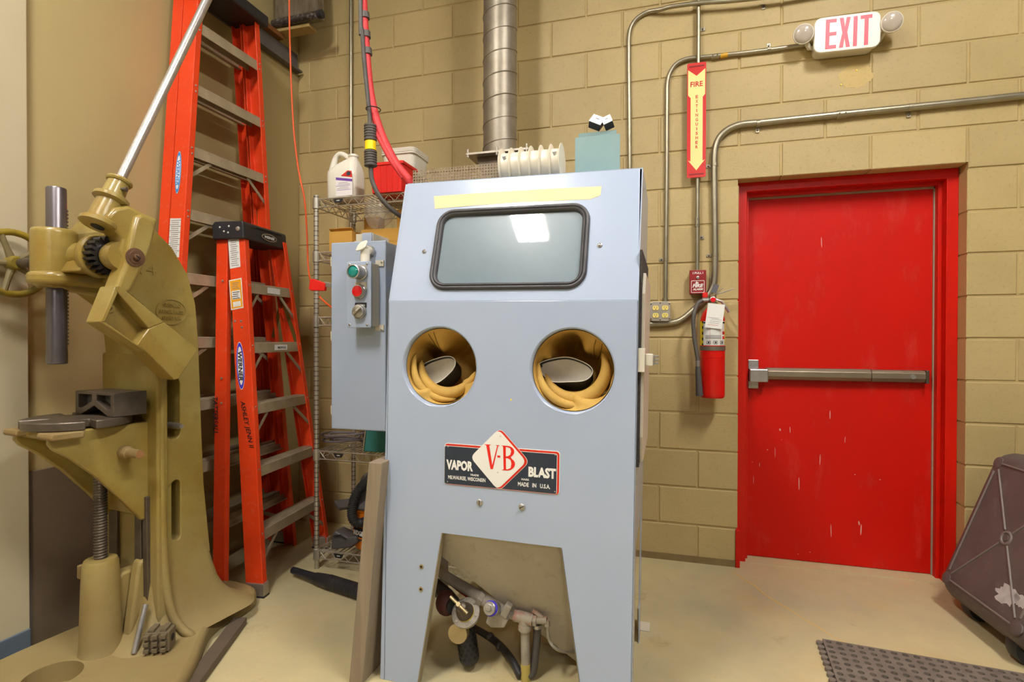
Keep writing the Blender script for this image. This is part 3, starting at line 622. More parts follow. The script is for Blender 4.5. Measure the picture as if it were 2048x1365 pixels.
if up_n.y > 0: up_n = -up_n
def locU(u, v):
    p = onplane(u, v, FL, up_n)-FL; return (p.dot(ca), p.dot(up_dir))
def ptU(a, b, d=0.): return FL+ca*a+up_dir*b+up_n*d
gl, gr, gt, gb = locU(869, 490)[0], locU(1177.5, 485)[0], locU(1015, 415)[1], locU(1015, 580)[1]
wo = rrect(gl+.012, gb+.012, gr-.012, gt-.012, .05, 8)
a0, a1 = lt[0], rt_[0]
MB().prism([(0, 0), (WC, 0), (a1, LU), (a0, LU)], FL, ca, up_dir, -up_n*.004, [wo]).build('upper_panel', 'cab', cb, smooth=0, bev=.0015)
# side, top, rear
def side(a, sgn, m='cab'):
    P = [(YF, floor_b(a)), (YF, 0), (YT, BT), (YR, BT), (YR, floor_b(a))]
    cut = [(YF, floor_b(a)), (YF, 0), (YT, BT), (YR, BT), (YR, floor_b(a)), (YR-.09, floor_b(a)), (YR-.12, cutL[1]), (YF+.12, cutL[1]), (YF+.09, floor_b(a))]
    return MB().prism(cut, FL+ca*a-V((0, FL.y, 0)), EY, cz, ca*(sgn*.004)).build('side_panel', m, cb, smooth=0, bev=.0012)
side(.0, 1); side(WC, -1)
MB().box(FL+ca*(WC/2)+cz*BT+EY*((YT+YR)/2-YF), (WC, YR-YT, .004), ca, EY, cz).build('top_panel', 'cab', cb, smooth=0)
MB().box(FL+ca*(WC/2)+cz*((BT+cutL[1])/2)+EY*(YR-YF), (WC, .004, BT-cutL[1]), ca, EY, cz).build('rear_panel', 'cab', cb, smooth=0)
MB().box(FL+ca*(WC/2)+cz*(cutL[1]+.35)+EY*((YF+YR)/2-YF), (WC-.01, YR-YF-.01, .004), ca, EY, cz).build('floor_plate', 'hopper', cb, smooth=0)
# grime along the inner edges of the leg cut-out
for p, q in ((cutL, ext(cutL, inL)), (cutR, ext(cutR, inR))):
    P, Q = FL+ca*p[0]+cz*p[1], FL+ca*q[0]+cz*q[1]
    MB().beam(P, Q, [(0, 0), (.003, 0), (.003, .03), (0, .03)], ca, EY).build('leg_flange', 'cab_edge', cb, smooth=0)
# hopper under the cabinet: an off-centre funnel
hz = cutL[1]+.004
h0 = [FL+ca*.01+cz*(hz+.03)+EY*.012, FL+ca*(WC-.01)+cz*(cutR[1]+.03)+EY*.012, FL+ca*(WC-.01)+cz*hz+EY*(YR-YF-.02), FL+ca*.01+cz*hz+EY*(YR-YF-.02)]
k0 = [atY(1020, 1210, -1.16), atY(1160, 1330, -1.12), atY(1160, 1300, -.95), atY(1020, 1190, -.95)]
hp_ = MB().add(h0+k0, [(0, 1, 5, 4), (1, 2, 6, 5), (2, 3, 7, 6), (3, 0, 4, 7), (4, 5, 6, 7)]).build('hopper', 'hopper', cb, smooth=0)
# window: pane, rubber gasket
def gprof(k):                                            # rubber moulding rings from outside to inside
    ins, h, = k; return [ptU(a, b, h) for a, b in rrect(gl+ins, gb+ins, gr-ins, gt-ins, max(.062-ins, .02), 8)]
MB().ring([gprof(k) for k in ((0, -.001), (.001, .008), (.006, .012), (.011, .011), (.0135, .007), (.0165, .011), (.021, .010), (.025, .003), (.026, -.006))], True, False, False).build('window_gasket', 'rubber', cb, smooth=60)
MB().prism(rrect(gl+.02, gb+.02, gr-.02, gt-.02, .043, 8), ptU(0, 0, -.004), ca, up_dir, -up_n*.005).build('window_pane', 'glass', cb, smooth=0)
# masking tape
MB().prism([locU(868, 393), locU(870, 418), locU(1030, 405), locU(1180, 399), locU(1201, 391), locU(1203, 373), locU(1040, 381)], ptU(0, 0, .0003), ca, up_dir, up_n*.0006).build('masking_tape', 'tape', cb, smooth=0)
for (u, v), s in (((849, 503), .5), ((1200, 491), 1.2)): screw(cb, ptU(*locU(u, v), .0), up_n, .0085, s)
for (u, v), s in (((960, 1005), 1.57), ((1044, 1014), .5)): screw(cb, atY(u, v, YF), -EY, .0115, s, 'bolt')
for u, v in ((843, 1134), (842, 1179)):
    p = atY(u, v, YF); MB().lathe(p, -EY, [(0, .0085), (.003, .0075), (.003, .0045), (0, .0045)], 14, False).build('grommet', 'brass', cb); MB().cyl(p+EY*-.0003, p-EY*.0006, .0048, seg=10).build('hole', 'ink', cb)
p = atY(1022, 800, YF); MB().box(p, (.004, .001, .006)).build('paint_speck', 'yellow', cb, smooth=0)
# arm holes: collar, leather sleeve with folds, dark cuff with grey lining
def arm(H, sgn, cuff, tilt, seam_ang):
    c = FL+ca*H[0]+cz*H[1]; n = 72
    P = lambda th, r, y: c+ca*(r*math.cos(th))+cz*(r*math.sin(th))+EY*y
    MB().ring([[P(2*math.pi*i/n, r, y) for i in range(n)] for r, y in ((RH+.0005, -.0006), (RH-.002, .001), (RH-.004, .005), (RH-.005, .04))], True, False, False).build('arm_collar', 'cab' , cb, smooth=60)
    cu = loc(*cuff[:2], YF+.13); cw, chh = cuff[2], cuff[3]
    cc = FL+ca*cu[0]+cz*cu[1]+EY*.13
    rings = []
    m = 22
    for k in range(m+1):
        t = k/m; ring_ = []
        y = .022+.20*math.sin(t*math.pi*.62)
        cen = c.lerp(V((cc.x, c.y, cc.z)), t**1.4)
        for i in range(n):
            th = 2*math.pi*i/n
            fold = (.7*math.sin(3*th+1.3*sgn+2.2*t)+.55*math.sin(5*th-2*sgn+1.1-1.5*t)+.15*math.sin(9*th+.7*sgn-3*t))*math.sin(math.pi*min(1, t*1.15))
            rr = (RH-.007)*(1-t)+t*(cw*.52)
            sq = 1-t*(1-chh/cw)
            r = rr*(1+.2*fold*(1-.3*t)); dy = .06*fold
            q = V((cen.x, c.y, cen.z))+ca*(r*math.cos(th+tilt*t))+cz*(r*sq*math.sin(th+tilt*t)); q.y = c.y+y+dy
            if math.sin(th) < -.2: q.y -= .05*math.sin(math.pi*t)*(-math.sin(th))                    # the lower folds bulge forward
            ring_.append(q)
        rings.append(ring_)
    MB().ring(rings, True, False, True).build('arm_sleeve', 'fabric', cb, smooth=80)
    # seam line
    ii = int(seam_ang/(2*math.pi)*n) % n
    for dd in (0, 1): MB().tube([rings[k][(ii+dd*2) % n]-EY*.002 for k in range(1, m-8)], .0012, 6).build('seam', mat('seam_thread', S(112, 82, 34), .8) if dd == 0 and sgn < 0 else bpy.data.materials['seam_thread'], cb)
    # heavy folds of the sleeve lying over the lower rim
    for a0_, a1_, rf, rr2, yy2 in (((170, 350, .80, .022, .085), (160, 290, .93, .014, .06)) if sgn < 0 else ((190, 395, .80, .024, .085), (170, 300, .93, .015, .055))):
        fp_ = []
        for k in range(25):
            s2 = k/24; th = math.radians(a0_+(a1_-a0_)*s2); fp_.append(P(th, (RH-.008)*(rf-.06*math.sin(s2*math.pi)), yy2-.02*math.sin(s2*math.pi)))
        MB().tube(fp_, rr2, 14, rad=[rr2*(.05+.95*abs(math.sin(math.pi*k/24))**.5) for k in range(25)]).build('sleeve_fold', 'fabric', cb, smooth=80)
    # cuff band
    e1 = ca*math.cos(cuff[4])+cz*math.sin(cuff[4]); e2 = (-ca*math.sin(cuff[4])+cz*math.cos(cuff[4]))
    e3 = (e2*.55-EY*.83).normalized(); e2b = (e2*.9+EY*.30).normalized()
    def loop(sc, off):
        o = []
        for i in range(n):
            th = 2*math.pi*i/n; rx = cw/2*(1+.10*math.cos(2*th+.6*sgn)+.06*math.sin(3*th)); ry = chh/2*(1+.10*math.sin(2*th+.8)+.07*math.cos(3*th+sgn))
            o.append(cc+e1*(rx*sc*math.cos(th))+e2b*(ry*sc*math.sin(th))+e3*off)
        return o
    MB().ring([loop(.86, -.02), loop(.98, .0), loop(1.0, .035), loop(1.01, .05), loop(.985, .051), loop(.965, .045), loop(.93, .0)], True, False, False).build('cuff', 'black', cb, smooth=60)
    MB().tube([p for p in loop(1.0, .0515)], .0014, 6, True).build('cuff_piping', 'plate_white', cb)
    MB().ring([loop(.965, .040), loop(.7, .033), loop(.3, .027), loop(.01, .026)], True, False, True).build('cuff_lining', 'greyfab', cb, smooth=80)
    # tucked fold at the left end of the cuff
    p0 = cc-e1*(cw*.5); MB().tube(spline([p0+e3*.05+e2b*.012, p0+e3*.045-e1*.012-e2b*.006, p0+e3*.04-e1*.004-e2b*.026, p0+e3*.035+e1*.018-e2b*.024], 5), .006, 8).build('cuff_fold', 'black', cb)
arm(HL, -1, (886, 754, .142, .098, .30), .25, 1.9)
arm(HR, 1, (1134, 756, .170, .094, -.06), -.2, .85)

# nameplate
def N(cx, cy): return loc(860+cx/6.203, 840+cy/6.203)
n0, n1, n2, n3 = N(183, 288), N(1612, 390), N(1610, 930), N(180, 795)
nx0, nx1 = (n0[0]+n3[0])/2, (n1[0]+n2[0])/2; nz0, nz1 = (n2[1]+n3[1])/2, (n0[1]+n1[1])/2
O_ = FL-EY*.0003
npl = MB().prism(rrect(nx0, nz0, nx1, nz1, .011, 4), O_, ca, cz, -EY*.0018).build('nameplate', 'plate_white', cb, smooth=0, label='navy, red and white enamel nameplate')
bw = .0018; th_ = .0085
MB().prism(rrect(nx0+bw, nz0+.0, nx1-bw, nz1-bw, .010, 4), O_-EY*.0018, ca, cz, -EY*.0003).build('red_border', 'plate_red', npl, smooth=0)
MB().prism(rrect(nx0+.0005, nz0+.0012, nx1-th_, nz1-th_, .006, 4), O_-EY*.0021, ca, cz, -EY*.0002).build('white_line', 'plate_white', npl, smooth=0)
MB().prism(rrect(nx0+.0012, nz0+.002, nx1-th_-.0016, nz1-th_-.0016, .005, 4), O_-EY*.0023, ca, cz, -EY*.0003).build('navy_field', 'navy', npl, smooth=0)
dc = N(868, 492); da = (N(1240, 505)[0]-N(520, 455)[0])/2*1.02; db = (N(880, 118)[1]-N(865, 865)[1])/2*1.06
def diamond(sc, dx=0, dz=0):
    o = []
    pts = [(0, 1), (-1, 0), (0, -1), (1, 0)]
    for i in range(4):
        p = pts[i]; a_ = pts[i-1]; b2 = pts[(i+1) % 4]; t = .15
        P = [(p[0]+(a_[0]-p[0])*t, p[1]+(a_[1]-p[1])*t), p, (p[0]+(b2[0]-p[0])*t, p[1]+(b2[1]-p[1])*t)]
        for k in range(6): s = k/5; o.append(((1-s)**2*P[0][0]+2*s*(1-s)*P[1][0]+s*s*P[2][0], (1-s)**2*P[0][1]+2*s*(1-s)*P[1][1]+s*s*P[2][1]))
    return [(dc[0]+dx+x*da*sc, dc[1]+dz+y*db*sc) for x, y in o]
for sc, dx, y0, m, nm in ((1.0, .0, .0026, 'plate_white', 'diamond_edge'), (.985, .0, .0029, 'plate_red', 'diamond_border'), (.95, -.006, .0032, 'plate_white', 'diamond_line'), (.935, -.0068, .0034, 'plate_white', 'diamond')):
    MB().prism(diamond(sc, dx), O_-EY*y0, ca, cz, -EY*.0003).build(nm, m, npl, smooth=0)
OL = O_-EY*.0038
def lett(polys, m='vb_red', d=.0005, holes=()):
    MB().prism([N(*p) for p in polys], OL, ca, cz, -EY*d, [[N(*p) for p in h] for h in holes]).build('letter', m, npl, smooth=0)
lett([(675, 302), (762, 306), (740, 318), (778, 560), (838, 322), (815, 312), (870, 315), (850, 326), (785, 610), (755, 608), (703, 316)])
lett([(840, 440), (876, 443), (876, 468), (840, 465)])
bo = [(888, 316)]+[(960+90*math.cos(math.radians(a)), 395+74*math.sin(math.radians(a))) for a in range(-80, 61, 20)]+[(960+100*math.cos(math.radians(a)), 548+80*math.sin(math.radians(a))) for a in range(-55, 86, 20)]+[(890, 622), (918, 612), (912, 328)]
lett(bo, holes=[[(945, 335), (965, 337), (1000, 352), (1012, 390), (1000, 432), (970, 450), (946, 452)], [(946, 474), (970, 476), (1004, 496), (1015, 545), (1004, 596), (970, 612), (948, 612)]])
def tx(s, x0, y0, x1, y1, bold=.02, m='plate_white'):
    a_, b2 = N(x0, y1), N(x1, y0); p = N((x0+x1)/2, (y0+y1)/2); w_ = b2[0]-a_[0]
    h_ = N(x0, y0)[1]-N(x0, y1)[1]; cc = FL+ca*p[0]+cz*p[1]-EY*.0031
    text_mb(s, cc-ca*(w_/2)-cz*(h_/2), ca, cz, w_, h_, .0005, bold).build('lettering', m, npl, smooth=0)
tx('VAPOR', 205, 503, 537, 628, .05); tx('BLAST', 1222, 592, 1565, 720, .05); tx('TRADE', 502, 674, 608, 697, .02); tx('MARK', 1136, 727, 1236, 752, .02)
tx('MILWAUKEE, WISCONSIN', 226, 706, 690, 760, .02); tx('MADE   IN   U.S.A.', 1092, 786, 1492, 838, .02)
for x, y in ((228, 332), (222, 767), (1556, 434), (1551, 890), (877, 203), (846, 652)):
    p = N(x, y); q = FL+ca*p[0]+cz*p[1]-EY*.0026; MB().lathe(q, -EY, [(0, .0026), (.0018, .002), (.0022, .0003)], 8).build('rivet', 'steel', npl)

# side door on the right: gasket, door edge, latch
bz = lambda v: loc(1277, v)[1]
S0 = FL+ca*WC
def sbox(x0, x1, y0, y1, v0, v1, m, nm, bev=.001): MB().box(S0+ca*((x0+x1)/2)+cz*((bz(v0)+bz(v1))/2)+EY*((y0+y1)/2-YF), (x1-x0, y1-y0, bz(v0)-bz(v1)), ca, EY, cz).build(nm, m, cb, smooth=0, bev=bev)
sbox(.0, .008, YF+.03, YR-.05, 497, 940, 'gasket', 'door_gasket', 0)
MB().prism([(YF+.045, bz(880)), (YF+.075, bz(935)), (YR-.05, bz(935)), (YR-.05, bz(540)), (YF+.09, bz(540)), (YF+.045, bz(585))], S0+ca*.008-V((0, YF, 0)), EY, cz, ca*.010).build('side_door', 'tan', cb, smooth=0, bev=.002)
sbox(.001, .022, YF+.01, YF+.05, 697, 745, 'tan', 'latch_base'); sbox(.022, .046, YF+.02, YF+.05, 708, 733, 'tan', 'latch_arm', .003)
sbox(.046, .052, YF+.022, YF+.05, 710, 731, 'steel', 'latch_grip', .002)
for k in range(3): sbox(.052, .064, YF+.024, YF+.05, 711+7*k, 715+7*k, 'steel', 'latch_tooth', .001)
p = atZ(1287, 1260); MB().box(p+V((.0, .02, .003)), (.05, .07, .006)).build('floor_bracket', 'tan', cb, smooth=0, bev=.002)
MB().box(p+V((-.022, .02, .045)), (.006, .07, .09)).build('floor_bracket', 'tan', cb, smooth=0, bev=.002)

# ------------------------------------------------------------------ plumbing under the cabinet
def K(cx, cy, Y): return atY(740+cx/3.657, 1040+cy/3.657, Y)
YP = -1.24
pz = thing('air_plumbing', 'dusty air regulator, valve and pipework under the cabinet', 'plumbing', V((K(900, 700, YP).x, YP, 0)))
MB().tube([K(470, 330, -1.05), K(560, 420, -1.12), K(820, 575, YP)], .021, 14).build('supply_pipe', 'pipe', pz)
MB().tube([K(500, 395, -1.06), K(640, 505, -1.14), K(760, 590, YP+.02)], .008, 8).build('red_pipe', 'red_plastic', pz)
MB().lathe(K(795, 560, YP), (K(850, 600, YP)-K(795, 560, YP)), [(0, .022), (.004, .026), (.02, .026), (.024, .021)], 6).build('union_nut', 'pipe', pz)
MB().tube([K(830, 585, YP), K(930, 640, YP), K(1010, 690, YP)], .022, 14).build('valve_body', 'pipe', pz)
vd = V((-.1, -.9, .42)).normalized(); vc = K(910, 650, YP-.02)
MB().lathe(vc, vd, [(0, .026), (.03, .026), (.034, .022), (.05, .0225), (.052, .02)], 20).build('valve_cap', 'steel', pz)
MB().lathe(vc+vd*.033, vd, [(0, .0262), (.005, .0262)], 20).build('blue_ring', 'logo_violet', pz)
MB().lathe(vc+vd*.051, vd, [(0, .016), (.002, .016), (.003, .012), (.0075, .01), (.008, .0005)], 6).build('valve_nut', 'steel', pz)
MB().prism([(-.04, -.012), (-.03, .02), (.02, .028), (.045, .01), (.03, -.02), (-.02, -.026)], K(940, 715, YP), EX, EZ, -EY*.03).build('valve_flange', 'pipe', pz, smooth=0, bev=.004)
MB().box(K(1000, 660, YP-.02), (.026, .03, .05), V((.9, 0, -.44)), EY, V((.44, 0, .9))).build('bolt_lug', 'pipe', pz, smooth=0, bev=.005)
MB().tube([K(1010, 690, YP), K(1060, 705, YP)], .015, 10).build('pipe_nipple', 'pipe', pz)
MB().tube([K(1055, 700, YP), K(1120, 715, YP), K(1190, 735, YP)], .021, 14).build('pipe_tee', 'pipe_red', pz)
MB().tube([K(1125, 715, YP), K(1135, 790, YP)], .021, 14).build('pipe_tee', 'pipe_red', pz)
MB().lathe(K(1133, 765, YP), -EZ, [(0, .024), (.02, .024)], 14).build('tee_collar', 'pipe_red', pz)
MB().tube([K(1190, 735, YP), K(1295, 738, YP)], .013, 10).build('pet_cock', 'pipe_red', pz)
MB().lathe(K(1195, 735, YP), EX, [(0, .02), (.012, .02)], 6).build('tee_nut', 'pipe_red', pz)
MB().box(K(1228, 690, YP), (.045, .012, .012), V((.88, 0, -.47)), EY, V((.47, 0, .88))).build('cock_handle', 'pipe_red', pz, smooth=0, bev=.003)
MB().tube([K(1225, 700, YP), K(1232, 730, YP)], .006, 8).build('cock_stem', 'pipe_red', pz)
MB().tube([K(1295, 735, YP), K(1298, 780, YP)], .010, 8).build('elbow', 'pipe_red', pz)
MB().tube(spline([K(1298, 780, YP), K(1310, 880, YP), K(1360, 945, YP), K(1430, 968, YP+.04), K(1500, 970, YP+.1)], 6), .0055, 8).build('thin_hose', 'pipe', pz)
pb = K(1140, 1189, YP); MB().tube([K(1135, 800, YP), K(1138, 1050, YP), V((pb.x, YP, .0))], .0165, 14).build('drop_pipe', 'pipe', pz)
MB().lathe(K(1139, 1050, YP), -EZ, [(0, .0175), (.06, .0175)], 14).build('yellow_wrap', mat('stained_yellow', S(176, 158, 84), .8), pz)
MB().tube(spline([K(1222, 760, YP+.02), K(1222, 850, YP+.02), K(1210, 980, YP+.02), K(1190, 1120, YP+.01), V((K(1150, 1180, YP).x, YP, .02))], 6), .014, 12).build('return_hose', 'cable', pz)
MB().lathe(K(1222, 790, YP+.02), EZ, [(0, .0165), (.012, .0165)], 12).build('hose_clamp', 'steel', pz)
# regulator
rc = K(700, 680, YP-.03); rd = V((-.06, -.72, .69)).normalized(); re = rd.cross(EX).normalized(); rf = rd.cross(re)
MB().lathe(rc-rd*.04, rd, [(0, .03), (.02, .045), (.03, .053), (.042, .053), (.044, .05)], 28).build('regulator_flange', 'pipe', pz)
MB().lathe(rc, rd, [(0, .033), (.012, .032), (.04, .024), (.058, .018), (.062, .012)], 24).build('regulator_bonnet', 'dark_steel', pz)
MB().lathe(rc+rd*.006, rd, [(0, .0335), (.004, .033)], 24, False).build('yellow_ring', 'yellow', pz)
for k in range(6):
    a_ = math.pi/3*k+.4; MB().lathe(rc+(re*math.cos(a_)+rf*math.sin(a_))*.043, rd, [(0, .006), (.006, .006), (.007, .004)], 6).build('flange_screw', 'pipe', pz)
MB().cyl(rc+rd*.055, rc+rd*.085, .008, seg=8).build('adjusting_screw', 'brass', pz)
hx = V((.85, -.2, -.5)).normalized(); MB().cyl(rc+rd*.078-hx*.042, rc+rd*.078+hx*.042, .0058, seg=10).build('tee_handle', 'brass', pz)
gc_ = K(640, 835, YP-.06); gd = V((.05, -.95, .1)).normalized()
MB().lathe(gc_+gd*-.03, gd, [(0, .03), (.004, .036), (.026, .037), (.031, .035), (.031, .0325)], 28).build('gauge_case', 'brass', pz)
MB().cyl(gc_-gd*.001, gc_+gd*.0005, .033, seg=28).build('gauge_face', mat('dusty_dial', S(176, 160, 136), .7, col2=S(150, 134, 112), scale=60), pz)
# perforated muffler bowl
ma, mb_ = K(680, 700, YP+.01), K(735, 1060, YP+.0); md = (mb_-ma).normalized(); me1 = md.cross(EY).normalized(); me2 = md.cross(me1); L_ = (mb_-ma).length
MB().lathe(ma, md, [(0, .036), (L_*.88, .036), (L_*.95, .03), (L_, .012)], 28).build('bowl_guard', 'black', pz)
hm = MB()
for k in range(9):
    for i in range(11):
        a_ = 2*math.pi*(i+.5*(k % 2))/11; nn = me1*math.cos(a_)+me2*math.sin(a_); q = ma+md*(L_*(.1+.09*k)); hm.cyl(q+nn*.0355, q+nn*.0366, .0062, seg=8)
ho = hm.build('guard_holes', 'ink', pz, smooth=0); ho['kind'] = 'stuff'
MB().tube([K(470, 480, -1.1), K(560, 560, -1.15), K(620, 640, YP)], .03, 14).build('inlet_hose', 'hose_black', pz)
MB().ball(K(560, 610, YP+.03), .042, sq=(1, 1, 1.1)).build('inlet_elbow', mat('dark_red_casting', S(84, 40, 34), .6), pz)
lh_ = thing('drain_hose', 'black drain hose curving across the floor under the cabinet', 'hose', V((K(950, 950, -1.05).x, -1.05, 0)))
MB().tube(spline([K(740, 780, -1.0), K(860, 850, -1.05), K(950, 920, -1.1), K(1040, 1030, -1.2), V((K(1100, 1180, -1.25).x, -1.25, .016))], 8), .014, 12).build('hose', 'hose_black', lh_)
for t, Y_ in (((880, 855), -1.06), ((950, 930), -1.11)): MB().ball(K(*t, Y_), .016).build('hose_tape', 'cable', lh_)
# ================================================================== SPIRAL DUCT, THINGS ON TOP OF THE CABINET
dcx = atY(1000, 150, -.33); DX, DY, DR = dcx.x, -.33, .0885; DZ = atY(1000, 318, -.33).z
du = thing('spiral_duct', 'galvanised spiral duct rising behind the cabinet', 'duct', (DX, DY, DZ))
MB().cyl((DX, DY, DZ), (DX, DY, CEIL), DR, seg=48).build('pipe', 'duct', du)
pitch = .116; n = int((CEIL-DZ)/pitch*40); tl = .05
pts = [V((DX+(DR+.0005)*math.cos(2*math.pi*i/40+1.0), DY+(DR+.0005)*math.sin(2*math.pi*i/40+1.0), DZ+pitch*i/40)) for i in range(n)]
MB().tube(pts, .0034, 6).build('spiral_seam', 'duct', du)
top_z = (FL+cz*BT).z
pr_ = V((.97, .1, .0)).normalized()
MB().box((DX+.03, DY-.01, DZ-.012), (.33, .29, .012)).build('flange_plate', 'alu', du, smooth=0, bev=.002)
for dx in (-.125, .03, .185): MB().cyl((DX+dx, DY-.15, DZ-.03), (DX+dx, DY-.15, DZ+.012), .006, seg=8).build('flange_bolt', 'alu', du)
MB().prism([(-.11, DZ-.018), (.18, DZ-.018), (.14, 2.0), (-.07, 2.0)], (DX+.02, DY-.11, 0), EX, EZ, EY*.22).build('blower_housing', 'dark_steel', du, smooth=0)
MB().box2((DX-.06, DY+.1, 2.02), (DX+.12, -.003, 2.1)).build('wall_bracket', 'dark_steel', du, smooth=0)

# perforated steel tray on the cabinet
YP2 = -1.10
zc_ = top_z+.003
def perf(mb, o, ax_, ay_, nx, ny, cell, r, d=None):
    """flat sheet of square cells, each with an eight-sided hole"""
    for i in range(nx):
        for j in range(ny):
            c = o+ax_*((i+.5)*cell)+ay_*((j+.5)*cell); sq = []; hl = []
            for k in range(8):
                a_ = math.pi/4*k+math.pi/8; dx, dy = math.cos(a_), math.sin(a_); m_ = max(abs(dx), abs(dy)); s2 = cell/2/m_
                a2 = math.pi/4*k
                hl.append(c+ax_*(r*math.cos(a2))+ay_*(r*math.sin(a2)))
                dx, dy = math.cos(a2), math.sin(a2); m_ = max(abs(dx), abs(dy)); sq.append(c+ax_*(dx/m_*cell/2)+ay_*(dy/m_*cell/2))
            mb.add(hl+sq, [(k, (k+1) % 8, 8+(k+1) % 8, 8+k) for k in range(8)])
    return mb
tA = atY(826, 338, -1.14); tB = atY(1001, 320, -1.14); hT = atY(900, 331, -1.14).z-zc_
cell = .0115; nx = int((tB.x-tA.x)/cell); nz = max(4, int(hT/cell)); oT = V((tA.x, -1.14, zc_))
pt_ = thing('perforated_tray', 'perforated sheet metal tray on the cabinet top', 'tray', oT+V((nx*cell/2, .08, 0)))
ny = 13
perf(MB(), oT, EX, EZ, nx, nz, cell, .0042).build('tray_side', 'perf', pt_, smooth=0, solid=.0012)
perf(MB(), oT+EY*(ny*cell), EX, EZ, nx, nz, cell, .0042).build('tray_side', 'perf', pt_, smooth=0, solid=.0012)
perf(MB(), oT, EY, EZ, ny, nz, cell, .0042).build('tray_end', 'perf', pt_, smooth=0, solid=.0012)
perf(MB(), oT+EX*(nx*cell), EY, EZ, ny, nz, cell, .0042).build('tray_end', 'perf', pt_, smooth=0, solid=.0012)
perf(MB(), oT+EZ*.001, EX, EY, nx, ny, cell, .0042).build('tray_base', 'perf', pt_, smooth=0, solid=.0012)

# ribbed off-white spool lying on the cabinet
sA, sB = atY(1006, 345, -1.12), atY(1124, 335, -1.12); nf = 7; sr, fr = .050, .068
sp = thing('ribbed_spool', 'off-white plastic spool with ribs lying on the cabinet top', 'spool', V(((sA.x+sB.x)/2, -1.12, zc_)))
sz_ = zc_+fr; sl = sB.x-sA.x
MB().cyl((sA.x, -1.12, sz_), (sB.x, -1.12, sz_), sr, seg=36).build('drum', 'offwhite', sp)
for k in range(nf):
    x = sA.x+sl*k/(nf-1); MB().lathe((x, -1.12, sz_), EX, [(-.006, sr), (-.002, fr-.004), (0, fr), (.0015, fr), (.004, sr)], 36).build('rib', 'offwhite', sp)
for k in (0.5, 5.5): MB().prism([(-.008, .014), (.008, .014), (.002, .002), (-.002, .002)], (sA.x+sl*k/6, -1.12-sr-.0002, sz_+.01), EX, EZ, -EY*.0008).build('mark', 'ink_grey', sp, smooth=0)

# two upright glass panes and two small boxes balanced on them
for k, (u0, u1, v1, Yg, lab) in enumerate(((1150, 1240, 267, -1.08, 'teal glass pane standing on the cabinet top, the front one'), (1157, 1233, 259.5, -1.068, 'teal glass pane standing on the cabinet top, the taller one behind'))):
    a_, b2 = atY(u0, 300, Yg), atY(u1, v1, Yg)
    tag(MB().box2((a_.x, Yg, zc_), (b2.x, Yg+.006, b2.z)).build('glass_pane', 'teal_glass', smooth=0, bev=.001), lab, 'glass pane', 'glass panes on the cabinet')
gz = atY(1200, 259.5, -1.068).z
for k, (u, v, sx_, ang) in enumerate(((1193, 248, .046, -.45), (1216, 251, .034, .35))):
    c = atY(u, v, -1.065); a_ = V((math.cos(ang), 0, math.sin(ang))); b2 = V((-math.sin(ang), 0, math.cos(ang)))
    c.z = gz+.017+abs(math.sin(ang))*sx_*.5
    t = thing('small_box', ['larger white-topped black box balanced on the glass panes', 'smaller white-topped black box balanced on the glass panes'][k], 'box', c-EZ*.02, 'small boxes on the glass')
    b3 = (b2*.55-EY*.83).normalized(); yy = b3.cross(a_)
    MB().box(c, (sx_, .042, .03), a_, yy, b3).build('box_body', 'black', t, smooth=0, bev=.002)
    MB().box(c+b3*.0157, (sx_+.001, .043, .0015), a_, yy, b3).build('box_lid', 'plate_white', t, smooth=0)
    MB().box(c+b3*.0168+yy*.004, (sx_*.3, .004, .0006), a_, yy, b3).build('box_mark', 'ink_grey', t, smooth=0)

# ================================================================== CONTROL ENCLOSURE
YB = -1.02
e0, e1 = atY(662, 486, YB), atY(771, 480, YB); e2 = atY(662, 858, YB)
ew, eh = e1.x-e0.x, e0.z-e2.z
en = thing('control_enclosure', 'pale blue electrical enclosure beside the cabinet with a push button station', 'enclosure', V((e0.x+ew/2, YB+.1, e2.z)))
o = V((e0.x, YB, e2.z))
MB().box2((o.x+.004, YB+.012, o.z+.004), (o.x+ew-.004, YB+.2, o.z+eh-.004)).build('body', 'cab', en, smooth=0, bev=.004)
MB().box2((o.x, YB, o.z), (o.x+ew, YB+.014, o.z+eh)).build('door', 'cab', en, smooth=0, bev=.005)
MB().box2((o.x+ew-.004, YB+.09, o.z+.12), (FL.x+.012, YB+.15, o.z+.2)).build('mounting_arm', 'cab', en, smooth=0); MB().box2((o.x+ew-.004, YB+.09, o.z+eh-.2), (FL.x+.03, YB+.15, o.z+eh-.12)).build('mounting_arm', 'cab', en, smooth=0)
for z in (.1, .5, .9):
    MB().box2((o.x-.006, YB+.004, o.z+eh*z-.02), (o.x+.002, YB+.018, o.z+eh*z+.02)).build('hinge', 'tan', en, smooth=0, bev=.001)
# conduit boxes on top of the enclosure
g_ = V((o.x+ew*.44, YB+.03, o.z+eh))
MB().box2((g_.x, YB+.01, g_.z-.004), (g_.x+.085, YB+.15, g_.z+.034)).build('terminal_box', 'tan', en, smooth=0, bev=.002)
MB().box2((g_.x+.035, YB+.002, g_.z-.002), (g_.x+.082, YB+.02, g_.z+.036)).build('terminal_cover', 'cab', en, smooth=0, bev=.002)
MB().box2((g_.x-.02, YB+.03, g_.z-.004), (g_.x, YB+.12, g_.z+.008)).build('box_flange', 'tan', en, smooth=0)
